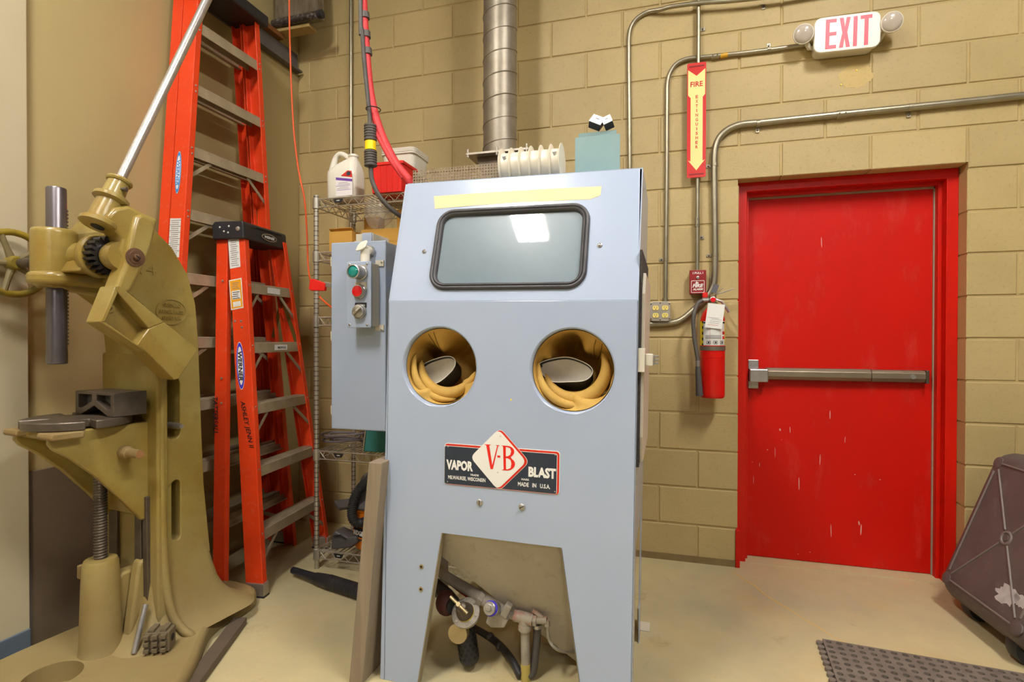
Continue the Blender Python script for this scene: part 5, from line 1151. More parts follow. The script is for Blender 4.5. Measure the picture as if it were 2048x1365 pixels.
# short ladder in front of it
bN0, bF0 = atZ(527, 1197, 0), atZ(661, 1094, 0)
bN1, bF1 = atX(488, 452, .262), atX(571, 470, .240)
zz = 1.745
bN1 = bN0+(bN1-bN0)*(zz/bN1.z); bF1 = bF0+(bF1-bF0)*(zz/bF1.z)
Bl, wB_, bB, extB, rB = ladder('step_ladder', 'shorter orange step ladder with a black top cap leaning on the taller one', bN0, bF0, bN1, bF1, .09, .034, [.298*k for k in range(1, 6)], .096, .21, .062, .082, .05, (0, 2, 3, 4))
cc_ = (bN1+bF1)/2; cl = (bF1-bN1).length+.03
MB().prism([(-.012, -.05), (-.008, .03), (.0, .038), (.15, .038), (.165, .02), (.16, -.05)], bN1-wB_*.02+EZ*.012, bB, EZ, wB_*cl).build('top_cap', 'black', Bl, smooth=0, bev=.006)
cf = bN1-bB*.0135+wB_*(cl*.5)+EZ*.0
MB().prism(ell(0, 0, .066, .019, 28), cf, wB_, EZ, -bB*.0015).build('cap_badge', 'alu', Bl, smooth=0)
MB().prism(ell(0, 0, .058, .0145, 28), cf-bB*.0016, wB_, EZ, -bB*.0004).build('badge_field', 'ink', Bl, smooth=0)
text_mb('WERNER', cf-wB_*.044-EZ*.007-bB*.002, wB_, EZ, .088, .014, .0006, .03, .2).build('lettering', 'label', Bl, smooth=0)
MB().box(cf+EZ*.034+wB_*.0-bB*.001, (cl*.6, .003, .005), wB_, bB, EZ).build('cap_slot', 'ink', Bl, smooth=0)
ev = bN1-wB_*.0205+bB*.02
MB().lathe(ev+EZ*.01, -wB_, [(0, .012), (.003, .011), (.005, .004)], 14).build('cap_bolt', 'steel', Bl)
for db, dz in ((.055, .035), (.085, .0), (.11, .03), (.06, -.01)): MB().lathe(ev+bB*db*.9+EZ*dz*.7, -wB_, [(0, .005), (.002, .004), (.003, .0004)], 8).build('cap_rivet', 'label', Bl)
# stickers and writing on the near rails; picture points carried onto the rail's outer face
def sticker(root, base, top, back, w, off=0.):
    n = -w; d = (top-base).normalized(); acr = (-back-d*(-back).dot(d)).normalized()            # across the rail, towards the room
    nn = acr.cross(d); nn = nn if nn.dot(n) > 0 else -nn
    P = lambda u, v: onplane(u, v, base+nn*(.0008+off), nn)
    L2 = lambda u, v: ((P(u, v)-base).dot(acr), (P(u, v)-base).dot(d))
    O2 = base+nn*.0006
    def quad(pts, m, nm, k=0): return MB().prism([L2(*p) for p in pts], O2+nn*(.0004*k), acr, d, nn*.0004).build(nm, m, root, smooth=0)
    def oval(c, a_, b2, m, nm, k=0): x, y = L2(*c); return MB().prism([(x+p, y+q) for p, q in ell(0, 0, a_, b2, 32)], O2+nn*(.0004*k), acr, d, nn*.0004).build(nm, m, root, smooth=0)
    def txt(s, c, length, height, m, k=0, bold=.02, slant=0., rot=0.):
        x, y = L2(*c); o = O2+acr*(x-height/2)+d*(y+length/2)+nn*(.0004*k)
        dn_ = (-d*math.cos(rot)+acr*math.sin(rot)); ac2 = nn.cross(dn_)
        return text_mb(s, o, dn_, ac2, length, height, .0004, bold, slant).build('lettering', m, root, smooth=0)
    def lines(pts, n_, m, k=1):
        (x0, y0), (x1, y1) = L2(*pts[0]), L2(*pts[1]); mb = MB()
        for i in range(n_):
            yy = y0+(y1-y0)*(i+.5)/n_; mb.box(O2+acr*((x0+x1)/2-(x1-x0)*.06*((i*7) % 3))+d*yy+nn*(.0004*k+.0003), (abs(x1-x0)*(.86-.1*((i*5) % 3)), .0004, abs(y1-y0)/n_*.3), acr, nn, d)
        return mb.build('printed_lines', m, root, smooth=0)
    return quad, oval, txt, lines, L2
quad, oval, txt, lines, L2 = sticker(Bl, bN0, bN1, bB, wB_)
quad([(455, 464), (477, 461), (481, 534), (460, 538)], 'label', 'warning_label'); lines([(459, 468), (479, 532)], 16, 'ink_grey')
quad([(458, 561), (483, 556), (487, 616), (462, 621)], 'label', 'rating_label'); quad([(459.5, 563), (481.5, 558.5), (485.5, 614), (463.5, 618.5)], 'label_amber', 'rating_panel', 1)
quad([(463, 583), (480, 580), (482, 597), (465, 600)], 'label', 'rating_box', 2); lines([(464, 584), (481, 598)], 4, 'ink', 3); quad([(466, 605), (481, 602), (482, 612), (467, 615)], 'label', 'barcode', 2)
lines([(463, 566), (480, 578)], 4, 'ink_grey', 2)
oval((481, 732), .0215, .117, 'plate_white', 'logo', 0); oval((481, 732), .0205, .113, 'logo_violet', 'logo_rim', 1); oval((481, 732), .0145, .094, 'plate_white', 'logo_field', 2); txt('WERNER', (481, 733), .145, .022, 'ink', 3, .03, .15)
txt('ASHLEY JENN II', (486, 852), .235, .030, 'ink', 0, .012, .3, .16)
quad2, oval2, txt2, lines2, _ = sticker(Bl, rB[0], rB[1], bB, wB_)
txt2('TATTERSALL', (430, 832), .18, .026, 'ink', 0, .012, .25, .03)
for z in (.9, 1.02, 1.5): MB().lathe(rB[0].lerp(rB[1], z/zz)+bB*.02-wB_*.0005, -wB_, [(0, .006), (.003, .005), (.0042, .0004)], 8).build('rail_rivet', 'alu', Bl)
for u, v in ((470, 643), (482, 643), (484, 655)):
    p = onplane(u, v, bN0, wB_); MB().lathe(p, -wB_, [(0, .006), (.003, .005), (.0042, .0004)], 8).build('rail_rivet', 'alu', Bl)
quad, oval, txt, lines, L2 = sticker(A, aN0, aN1, bA, wA_)
oval((356.5, 345), .0175, .105, 'navy', 'logo', 0); oval((356.5, 345), .0165, .103, 'plate_white', 'logo_line', 1); oval((356.5, 345), .0155, .1, 'logo_blue', 'logo_rim', 2); oval((356.5, 345), .011, .082, 'plate_white', 'logo_field', 3); txt('WERNER', (356.5, 346), .125, .017, 'logo_blue', 4, .03, .15)
quad([(340.5, 437), (362, 437), (358, 515), (336, 515)], 'label', 'warning_label'); lines([(341, 440), (359, 512)], 18, 'ink_grey')
quad([(346, 524), (360, 524), (358, 560), (344, 560)], 'label_amber', 'rating_label')
# stickers on the steps of the short ladder
def on_step(k, t, ln_, h, m, nm, dz=-.025, e=0.):
    z = .298*k; a, b = extB(bN0, bN1, z), extB(bF0, bF1, z); p = a.lerp(b, t)+EZ*dz-bB*(-.003+.0)
    MB().box(p-bB*(.0005+e), (ln_, .0008, h), wB_, bB, EZ).build(nm, m, Bl, smooth=0); return p
p = on_step(5, .58, .13, .03, 'label', 'step_label'); on_step(5, .48, .05, .026, 'sign_red', 'danger_mark', e=.0006)
p = on_step(4, .58, .115, .028, 'label', 'step_label'); text_mb('MADE IN U.S.A.', p-wB_*.03-EZ*.006-bB*.0012, wB_, EZ, .075, .012, .0005, .02).build('lettering', 'ink', Bl, smooth=0)
# folded spreader bars inside the far rails
for (r0, p0, p1) in ((Bl, (.26, 1.46), (.20, 1.14)), (Bl, (.17, 1.42), (.235, 1.10))):
    pass
s0 = extB(bF0, bF1, 1.44)-wB_*.012+bB*.07; s1 = extB(bF0, bF1, 1.18)-wB_*.012+bB*.02; s2 = extB(bF0, bF1, 1.22)-wB_*.012+bB*.16
olive = mat('olive_zinc', S(122, 104, 50), .45, .5)
MB().beam(s1, s0, [(-.011, 0), (.011, 0), (.011, .003), (-.011, .003)], bB, wB_).build('spreader_bar', olive, Bl, smooth=0); MB().beam(s2, s0, [(-.011, 0), (.011, 0), (.011, .003), (-.011, .003)], bB, wB_).build('spreader_bar', olive, Bl, smooth=0)
MB().box(s1-EZ*.02, (.03, .004, .035), bB, wB_, EZ).build('spreader_bracket', olive, Bl, smooth=0)
s3 = extA(aF0, aF1, 1.95)-wA_*.012+bA*.09; s4 = extA(aF0, aF1, 1.55)-wA_*.012+bA*.10
MB().beam(s4, s3, [(-.011, 0), (.011, 0), (.011, .003), (-.011, .003)], bA, wA_).build('spreader_bar', olive, A, smooth=0)
# ================================================================== ARBOR PRESS
an_ = math.radians(8); PT_ = V((-math.sin(an_), -math.cos(an_), 0)); QT = V((math.cos(an_), -math.sin(an_), 0)); PO = V((.30, -1.40, 0))
PW = lambda t, q, z: PO+PT_*t+QT*q+EZ*z
def onQ(u, v, q): w = onplane(u, v, PO+QT*q, QT)-PO; return (w.dot(PT_), w.z)
def onZl(u, v, z): w = atZ(u, v, z)-PO; return (w.dot(PT_), w.dot(QT))
ap = thing('arbor_press', 'large olive cast iron arbor press with a weighted lever', 'press', PO)
def casting(poly, q0, q1, nm, m='green_paint', holes=(), bev=.012, bseg=3):
    return MB().prism(poly, PO+QT*q0, PT_, EZ, QT*(q1-q0), holes).build(nm, m, ap, smooth=30, bev=bev, bseg=bseg)
# column and the curved head (profile seen from the side)
ZB = .075
prof = [(-.128, .335), (-.10, .62), (-.09, .85), (-.082, 1.09), (-.077, 1.21), (-.066, 1.352), (-.033, 1.47), (.032, 1.569), (.108, 1.632), (.20, 1.66), (.235, 1.60), (.235, 1.42), (.20, 1.385), (.14, 1.34), (.11, 1.27), (.10, 1.15), (.095, .6), (.095, .335)]
ft_r = []
for z_, tr_, tf_, qh in ((.066, -.335, .24, .222), (.08, -.318, .21, .206), (.10, -.288, .18, .192), (.13, -.245, .152, .178), (.17, -.208, .132, .169), (.22, -.178, .116, .162), (.30, -.147, .102, .155), (.40, -.122, .095, .1505)):
    ft_r.append([PW(t, q, z_) for t, q in rrect(tr_, -qh, tf_, qh, .035+max(0, (.3-z_))*.25, 6)])
MB().ring(ft_r, True, False, False).build('column_foot', 'green_dusty', ap, smooth=60)
sl1 = rrect(onQ(333, 765, .15)[0], .83, onQ(333, 765, .15)[0]-.058, 1.07, .02, 4); x_ = onQ(330, 770, .15)[0]
def slot(t0, t1, z0, z1): r = abs(t1-t0)/2.2; return rrect(min(t0, t1), z0, max(t0, t1), z1, r, 5)
sl = [slot(.055, .0, onQ(340, 880, .15)[1], onQ(340, 755, .15)[1]), slot(.035, .0, onQ(348, 1083, .15)[1], onQ(348, 962, .15)[1])]
fr_ = casting(prof, -.15, .15, 'frame', 'green_dusty', holes=sl, bev=.014)
# front flange plate of the column, wider than the web
casting([(.06, .12), (.102, .12), (.102, 1.16), (.06, 1.16)], -.172, .168, 'front_flange', 'green_dusty', bev=.008)
MB().tube(spline([PW(.080, .152, 1.12), PW(.080, .155, .8), PW(.076, .157, .5), PW(.07, .163, .3), PW(.055, .178, .17), PW(.035, .205, .105), PW(.015, .225, .075), PW(.0, .235, .04)], 8), .016, 14).build('side_rib', 'green_dusty', ap)
MB().lathe(PW(.012, .10, .875), QT, [(0, .013), (.055, .013), (.075, .009)], 10).build('slot_bolt', 'alu', ap)
# base plate
bpl = [(-.40, .02), (-.39, .10), (-.35, .15), (-.27, .17), (-.19, .17), (-.10, .20), (-.04, .245), (.02, .30), (.10, .375), (.2, .445), (.33, .47), (.47, .43), (.58, .32), (.62, .12), (.6, -.08), (.52, -.21), (.40, -.255), (.2, -.262), (.05, -.26), (-.08, -.23), (-.2, -.18), (-.33, -.14), (-.39, -.06)]
hole_c = onZl(105, 1352, ZB)
bsm = [(p.x, p.y) for p in spline([V((t, q, 0)) for t, q in bpl], 4, True)]
def inset(poly, d):
    o = []; n = len(poly); ar_ = sum(poly[i][0]*poly[(i+1) % n][1]-poly[(i+1) % n][0]*poly[i][1] for i in range(n)); sg = 1 if ar_ > 0 else -1
    for i in range(n):
        a, b = poly[i-1], poly[(i+1) % n]; dx, dy = b[0]-a[0], b[1]-a[1]; l = math.hypot(dx, dy); o.append((poly[i][0]-sg*dy/l*d, poly[i][1]+sg*dx/l*d))
    return o
bm_ = MB().ring([[PW(t, q, z) for t, q in inset(bsm, d)] for d, z in ((.006, .003), (0, .012), (0, ZB-.026), (.004, ZB-.012), (.012, ZB-.004), (.022, ZB))], True, True, False)
hc = [(hole_c[0]+.085*math.cos(2*math.pi*i/32), hole_c[1]+.085*math.sin(2*math.pi*i/32)) for i in range(32)]
capo = inset(bsm, .022); tris = tessellate_polygon([[V((t, q, 0)) for t, q in capo], [V((t, q, 0)) for t, q in hc]])
bm_.add([PW(t, q, ZB) for t, q in capo+hc], [tuple(t) for t in tris]); bm_.ring([[PW(t, q, z) for t, q in hc] for z in (ZB, .004)], True, False, True)
bm_.build('base', 'green_dusty', ap, smooth=40)
# head: ram housing, horizontal flange, pinion bosses
rt0 = .345
fp = [(.10, -.10), (.16, -.085), (.25, -.075)]+[(rt0+.075*math.sin(a), -.075*math.cos(a)) for a in [math.pi*i/14 for i in range(15)]]+[(.25, .075), (.16, .085), (.10, .10)]
MB().prism(fp, PO+EZ*1.398, PT_, QT, EZ*.046).build('head_flange', 'green_paint', ap, smooth=40, bev=.016, bseg=4)
casting([(.12, 1.36), (.40, 1.395), (.40, 1.41), (.10, 1.41), (.10, 1.30)], -.03, .03, 'head_web', bev=.008)
rt0 = .345
hb = [(rt0+.066*math.cos(a)*(1.0), .064*math.sin(a)) for a in [2*math.pi*i/24 for i in range(24)]]
MB().ring([[PW(t, q, z) for t, q in hb] for z in (1.43, 1.575)]+[[PW(rt0+(t-rt0)*.97, q*.97, 1.588) for t, q in hb], [PW(rt0+(t-rt0)*.9, q*.9, 1.592) for t, q in hb]]).build('ram_housing', 'green_paint', ap, smooth=50)
SH = V((.292, 0, 1.497))                                # pinion shaft: t, -, z
def shaft(q0, prof_, nm, m, seg=28): return MB().lathe(PW(SH.x, q0, SH.z), QT, prof_, seg).build(nm, m, ap)
MB().lathe(PW(SH.x, .04, SH.z), QT, [(0, .056), (.03, .052), (.06, .050), (.085, .056), (.10, .068), (.115, .074), (.135, .074), (.143, .068)], 32).build('pinion_boss', 'green_paint', ap)
casting([(.20, 1.44), (.36, 1.44), (.33, 1.5), (.24, 1.52)], .02, .165, 'boss_web', bev=.01)
gm = MB().lathe(PW(SH.x, .178, SH.z), QT, [(0, .050), (.05, .050)], 32)
for k in range(20):
    a2 = 2*math.pi*k/20; e = PT_*math.cos(a2)+EZ*math.sin(a2); g2 = -PT_*math.sin(a2)+EZ*math.cos(a2)
    c = PW(SH.x, .203, SH.z); gm.add([c+e*.048+QT*s*.025+g2*.007 for s in (-1, 1)]+[c+e*.066+QT*s*.025+g2*.007 for s in (-1, 1)]+[c+e*.048+QT*s*.025-g2*.009 for s in (-1, 1)]+[c+e*.062+QT*s*.025-g2*.002 for s in (-1, 1)], [(0, 1, 3, 2), (2, 3, 7, 6), (4, 5, 7, 6), (0, 2, 6, 4), (1, 3, 7, 5)])
gm.build('ratchet_gear', mat('oiled_gear', S(74, 72, 74), .3, .8, col2=S(52, 48, 46), scale=20), ap, smooth=0)
gs = MB().lathe(PW(SH.x+.02, -.165, SH.z-.005), QT, [(0, .028), (.05, .028)], 24)
for k in range(14):
    a2 = 2*math.pi*k/14; e = PT_*math.cos(a2)+EZ*math.sin(a2); gs.box(PW(SH.x+.02, -.14, SH.z-.005)+e*.030, (.012, .008, .05), e, EZ*math.cos(a2)-PT_*math.sin(a2), QT)
gs.build('pinion', 'dark_steel', ap, smooth=0)
MB().cyl(PW(.335, -.28, 1.49), PW(.30, .1, 1.495), .018, seg=14).build('pinion_shaft', 'dark_steel', ap)
# handwheel
hwc = PW(.345, -.262, 1.49); hx_ = (PW(.30, .1, 1.495)-PW(.335, -.28, 1.49)).normalized(); h1 = EZ; h2 = hx_.cross(EZ).normalized(); h1 = h2.cross(hx_)
hw = MB().tube([hwc+(h1*math.cos(a)+h2*math.sin(a))*.113 for a in [2*math.pi*i/48 for i in range(48)]], .0125, 14, True).build('handwheel_rim', 'wheel_paint', ap)
MB().lathe(hwc-hx_*.02, hx_, [(0, .02), (.008, .027), (.034, .027), (.045, .02)], 20).build('handwheel_hub', 'wheel_paint', ap)
for k in range(5):
    a2 = 2*math.pi*k/5+.35; e = h1*math.cos(a2)+h2*math.sin(a2); MB().tube([hwc+e*.02, hwc+e*.06, hwc+e*.108], .01, 10, rad=[.0135, .0095, .0105]).build('handwheel_spoke', mat('worn_spoke_paint', S(120, 106, 70), .5) if k == 0 else bpy.data.materials['worn_spoke_paint'], ap)
# ram with rack teeth
r0 = onQ(112, 728, 0); r1 = onQ(112, 376, 0); zr0_, zr1_ = 1.128, onQ(112, 376, 0)[1]; rt0 = onQ(113, 500, 0)[0]
MB().lathe(PW(rt0, 0, zr0_), EZ, [(0, .026), (.002, .0295), (.03, .0305), (.06, .029), (zr1_-zr0_-.004, .029), (zr1_-zr0_, .027)], 28).build('ram', 'ram_steel', ap)
tm = MB().box(PW(rt0-.012, .002, (zr0_+zr1_)/2), (.018, .030, zr1_-zr0_-.13), PT_, QT, EZ); zz_ = zr0_+.07
while zz_ < zr1_-.065:
    tm.box(PW(rt0-.019, .002, zz_), (.018, .030, .0070), PT_, QT, EZ); zz_ += .0125
tm.build('rack_teeth', 'dark_steel', ap, smooth=0)
# lever: arm, counterweight, yoke with collars, bar
QA = .315
def px4(cx, cy): return onQ(140+cx/5.25, 520+cy/5.25, QA)
wt = [px4(*p) for p in ((325, 655), (478, 275), (520, 270), (990, 655), (1335, 930), (1340, 955), (1140, 1252), (1095, 1262), (800, 965))]
pocket = [px4(*p) for p in ((505, 345), (825, 725), (708, 890), (372, 655))]
MB().prism(wt, PO+QT*(QA-.085), PT_, EZ, QT*.042).build('counterweight', 'green_paint', ap, smooth=30, bev=.006, bseg=3)
for nm, pp in (('weight_block', ((990, 655), (1335, 930), (1340, 955), (1140, 1252), (1095, 1262), (800, 965), (705, 892), (828, 722))), ('weight_rib', ((478, 275), (520, 270), (990, 655), (828, 722), (505, 345))), ('weight_rib', ((478, 275), (505, 345), (372, 655), (325, 655))), ('weight_rib', ((325, 655), (372, 655), (705, 892), (800, 965)))):
    MB().prism([px4(*p) for p in pp], PO+QT*(QA-.05), PT_, EZ, QT*.05).build(nm, 'green_paint', ap, smooth=30, bev=.003, bseg=2)
ar = [onQ(u, v, QA) for u, v in ((229, 585), (241, 553), (252, 527), (261, 478), (272, 434), (285, 427), (305, 441), (314, 456), (304, 496), (292, 527), (262, 585), (245, 590))]
MB().prism(ar, PO+QT*(QA-.075), PT_, EZ, QT*.075).build('lever_arm', 'green_paint', ap, smooth=30, bev=.012, bseg=3)
bo_ = onQ(271, 515, QA+.002)
MB().lathe(PW(bo_[0], QA-.001, bo_[1]), QT, [(0, .031), (.004, .031), (.0045, .022), (.007, .021)], 28).build('washer', 'rust', ap)
MB().lathe(PW(bo_[0], QA+.006, bo_[1]), QT, [(0, .0105), (.008, .010), (.011, .006), (.0115, .0004)], 18).build('pivot_bolt', 'rust', ap)
MB().box(PW(bo_[0], QA+.0176, bo_[1]), (.018, .001, .0025), PT_*.8+EZ*.6, QT, EZ*.8-PT_*.6).build('bolt_slot', 'ink', ap, smooth=0)
pw = px4(502, 505); MB().lathe(PW(pw[0], QA-.046, pw[1]), QT, [(0, .017), (.006, .016), (.007, .012)], 12).build('weight_boss', 'green_paint', ap)
MB().lathe(PW(pw[0], QA-.039, pw[1]), QT, [(0, .006), (.003, .005), (.0035, .0004)], 8).build('boss_pin', 'dark_steel', ap)
# hub linking arm and ratchet
MB().lathe(PW(SH.x-.004, .232, SH.z-.004), QT, [(0, .046), (.02, .05), (.05, .047)], 28).build('lever_hub', 'green_paint', ap)
QB = .245
b0, b1 = onQ(196, 452, QB), onQ(414, 0, QB)
bdir = (PW(b1[0], QB, b1[1])-PW(b0[0], QB, b0[1])).normalized(); B0 = PW(b0[0], QB, b0[1])
along = lambda u, v: (PW(onQ(u, v, QB)[0], QB, onQ(u, v, QB)[1])-B0).dot(bdir)
Ltop = along(414, 0)+.12
MB().cyl(B0+bdir*along(232, 375), B0+bdir*Ltop, .0155, seg=20).build('handle_bar', 'steel', ap)
s_lo, s_mid, s_top = along(198, 446), along(222, 398), along(238, 362)
MB().lathe(B0, bdir, [(s_lo-.014, .02), (s_lo-.013, .050), (s_lo-.009, .056), (s_lo+.003, .056), (s_lo+.009, .050), (s_lo+.013, .041), (s_mid-.014, .038), (s_mid-.010, .046), (s_mid-.006, .052), (s_mid+.005, .052), (s_mid+.010, .045), (s_mid+.014, .034), (s_top-.010, .032), (s_top-.008, .0365), (s_top-.002, .0395), (s_top+.004, .038), (s_top+.008, .031), (s_top+.009, .016)], 36).build('handle_sleeve', 'green_paint', ap)
MB().cyl(B0+bdir*(s_lo-.016), B0+bdir*(s_lo-.0135), .02, seg=18).build('sleeve_bore', 'ink', ap)
MB().lathe(B0+bdir*(s_mid+.035)+(QT-bdir*QT.dot(bdir)).normalized()*.028, (QT-PT_*.6).normalized(), [(0, .006), (.012, .006), (.013, .008), (.02, .008), (.021, .004)], 12).build('set_screw', 'dark_steel', ap)
yk = [onQ(u, v, QB) for u, v in ((192, 438), (210, 418), (240, 412), (268, 428), (300, 440), (290, 480), (262, 520), (232, 528), (222, 500), (228, 480))]
MB().prism(yk, PO+QT*(QB-.035), PT_, EZ, QT*.085).build('yoke', 'green_paint', ap, smooth=30, bev=.014, bseg=3)
# cast lettering on the side of the head
sf = .1505; em = onQ(343, 624, sf); A1 = -PT_
oe = PW(em[0], sf, em[1])
ea, eb = abs(onQ(312, 624, sf)[0]-onQ(374, 624, sf)[0])/2, (onQ(343, 597, sf)[1]-onQ(343, 650, sf)[1])/2
MB().prism(ell(0, 0, ea, eb, 36), oe, A1, EZ, QT*.003, [ell(0, 0, ea-.005, eb-.005, 36)]).build('emblem_ring', 'green_paint', ap, smooth=0)
for s, z, w_, h_ in (('GREENERD', .018, 1.15, .015), ('ARBOR PRESS', -.007, 1.6, .014), ('NASHUA N.H.', -.032, 1.2, .014)):
    text_mb(s, oe-A1*(ea*w_/2)+EZ*z, A1, EZ, ea*w_, h_, .003, .02).build('cast_lettering', 'green_paint', ap, smooth=0)
n4 = onQ(302, 540, sf); text_mb('4', PW(n4[0], sf, n4[1]-.018)-A1*.018, A1, EZ, .036, .038, .003, -.01).build('cast_lettering', 'green_paint', ap, smooth=0)
n4 = onQ(283, 546, sf); MB().cyl(PW(n4[0], sf, n4[1]), PW(n4[0], sf+.003, n4[1]), .004, seg=8).build('cast_dot', 'green_paint', ap)
# knee: two side plates, cross plates, stud
kn = [(.415, .905), (.075, .902), (.078, .60), (.095, .535), (.125, .535), (.20, .635), (.28, .735), (.36, .815), (.405, .85), (.418, .87)]
for q0, q1 in ((.09, .112), (-.112, -.09)): casting(kn, q0, q1, 'knee_plate', bev=.006)
for q0, q1 in ((.06, .145), (-.145, -.06)): casting([(.33, .883), (.425, .885), (.43, .893), (.425, .907), (.33, .907)], q0, q1, 'knee_ear', 'green_grime', bev=.006)
casting([(.09, .865), (.40, .878), (.40, .903), (.09, .903)], -.1, .1, 'knee_top', bev=.005)
casting([(.10, .55), (.125, .55), (.125, .89), (.10, .89)], -.105, .105, 'knee_back', bev=.005)
sd = onQ(247, 905, .112); MB().lathe(PW(sd[0], .11, sd[1]), QT, [(0, .024), (.02, .023), (.035, .0215), (.038, .0165), (.095, .016)], 20).build('knee_stud', 'green_grime', ap)
MB().cyl(PW(sd[0], .204, sd[1]), PW(sd[0], .2065, sd[1]), .014, seg=18).build('stud_end', mat('brown_stud_end', S(150, 104, 62), .7), ap)
# screw and its post
ts, qs = .215, .02
zlo, zhi = onQ(200, 1115, qs)[1], .82
sm = MB().cyl(PW(ts, qs, zlo-.05), PW(ts, qs, zhi), .0185, seg=18); zz_ = zlo-.02
hel = [PW(ts, qs, zz_)+(PT_*math.cos(i*.5236)+QT*math.sin(i*.5236))*.0185+EZ*(i/12*.0105) for i in range(int((zhi-zz_)/.0105*12))]
sm.build('lead_screw', 'dark_steel', ap); MB().tube(hel, .0042, 6).build('screw_thread', 'dark_steel', ap)
MB().lathe(PW(ts, qs, ZB-.01), EZ, [(0, .074), (.012, .069), (.05, .066), (.25, .060), (zlo-ZB-.01, .056), (zlo-ZB+.004, .050), (zlo-ZB+.006, .022)], 28).build('screw_post', 'green_dusty', ap)
casting([(.09, .34), (.16, .34), (.19, .30), (.19, .07), (.09, .07)], -.005, .05, 'post_web', 'green_dusty', bev=.01)
casting([(.09, .07), (.17, .07), (.13, .36), (.12, .38), (.09, .38)], .055, .10, 'post_web', 'green_dusty', bev=.01)
MB().box(PW(ts+.03, qs-.055, zlo-.05), (.03, .02, .05), PT_, QT, EZ).build('post_lug', 'green_grime', ap, smooth=0, bev=.005)
# slide guides
casting([(.098, .33), (.114, .33), (.114, .9), (.098, .9)], .05, .088, 'slide_guide', 'dark_steel', bev=.002)
casting([(.098, .33), (.114, .33), (.114, .9), (.098, .9)], -.11, -.06, 'slide_guide', 'dark_steel', bev=.002)
casting([(.098, .2), (.112, .2), (.116, .62), (.098, .62)], .10, .125, 'slide_guide', 'dark_steel', bev=.002)
# notched round table
tcq = (.275, .0); TR_ = .160; tp_ = []
def notch(a0, w0, d0): 
    n_ = 3
    e = (math.cos(a0), math.sin(a0)); g2 = (-e[1], e[0]); return [(tcq[0]+e[0]*r+g2[0]*s, tcq[1]+e[1]*r+g2[1]*s) for r, s in ((math.sqrt(TR_**2-w0**2), -w0), (TR_-d0, -w0), (TR_-d0, w0), (math.sqrt(TR_**2-w0**2), w0))]
cuts = [(math.radians(75), .014, .075), (math.radians(165), .014, .06), (math.radians(255), .016, .08), (math.radians(-20), .018, .08)]
cuts.sort(key=lambda c_: c_[0] % (2*math.pi)); cuts = sorted([(c_[0] % (2*math.pi), c_[1], c_[2]) for c_ in cuts])
for i, (a0, w0, d0) in enumerate(cuts):
    tp_ += notch(a0, w0, d0); a1_ = cuts[(i+1) % 4][0]+(2*math.pi if i == 3 else 0); da_ = math.asin(w0/TR_); db_ = math.asin(cuts[(i+1) % 4][1]/TR_)
    for k in range(1, 9): a2 = a0+da_+(a1_-db_-a0-da_)*k/9; tp_.append((tcq[0]+TR_*math.cos(a2), tcq[1]+TR_*math.sin(a2)))
tb = MB().prism(tp_, PO+EZ*.908, PT_, QT, EZ*.03).build('table_plate', 'dark_steel', ap, smooth=30, bev=.004)
# V-block on the table
zt_ = .9385
v0, v1 = onZl(152, 828, zt_), onZl(226, 836, zt_)
vb_t = (v0[0]+v1[0])/2; vq0, vq1 = v0[1], v1[1]; vw = vq1-vq0; vh = .085; vl = .115
vk = thing('v_block', 'dark steel block with a V notch lying on the press table', 'block', PW(vb_t-vl/2, (vq0+vq1)/2, zt_))
sc = lambda pts: [(x*vw, y*vh) for x, y in pts]
MB().prism(sc([(0, 0), (.14, 0), (.5, .42), (.86, 0), (1, 0), (1, 1), (0, 1)]), PW(vb_t, vq0, zt_), QT, EZ, -PT_*vl, [sc([(.08, .3), (.08, .88), (.44, .88), (.44, .62), (.18, .3)]), sc([(.92, .3), (.82, .3), (.56, .62), (.56, .88), (.92, .88)])]).build('block_body', 'dark_steel', vk, smooth=0, bev=.002)
MB().prism(sc([(.05, .2), (.95, .2), (.95, .95), (.05, .95)]), PW(vb_t-.03, vq0, zt_), QT, EZ, -PT_*.008).build('block_web', 'ledger', vk, smooth=0)
# rod and toothed block left on the base
rp0, rp1 = atZ(268, 1308, ZB+.008), onplane(266, 1222, PO+PT_*.07, PT_)
rd_ = V((rp0.x, rp0.y, ZB+.008)); re_ = PW(onZl(268, 1308, ZB)[0]-.05, onZl(268, 1308, ZB)[1]-.012, ZB+.155)
tag(MB().cyl(rd_, re_, .0095, seg=16).build('steel_rod', 'steel', bev=.001), 'short bright steel rod leaning against the press column', 'rod')
tq = onZl(300, 1308, ZB); tb0 = PW(tq[0]-.03, tq[1]+.01, ZB)
tk = thing('toothed_block', 'small toothed steel block resting on the press base', 'block', tb0)
e1 = (QT*.83-PT_*.55).normalized(); e2 = EZ.cross(e1); block_m = mat('dusty_machined_steel', S(124, 110, 86), .6, .3, col2=S(96, 84, 64), scale=20)
MB().box(tb0+EZ*.042, (.085, .055, .07), e1, e2, EZ).build('block_body', block_m, tk, smooth=0, bev=.002)
for i in range(3):
    for j in range(3): MB().box(tb0-e2*.0345+e1*(-.03+.028*i)+EZ*(.018+.024*j), (.018, .016, .014), e1, e2, EZ).build('tooth', block_m, tk, smooth=0, bev=.001)
MB().cyl(tb0+e1*.0428+EZ*.045, tb0+e1*.0436+EZ*.045, .013, seg=14).build('bore', 'ink', tk)
for k in (-1, 1): MB().box(tb0+e1*(.02*k)+EZ*.08, (.02, .05, .012), e1, e2, EZ).build('top_tooth', block_m, tk, smooth=0)

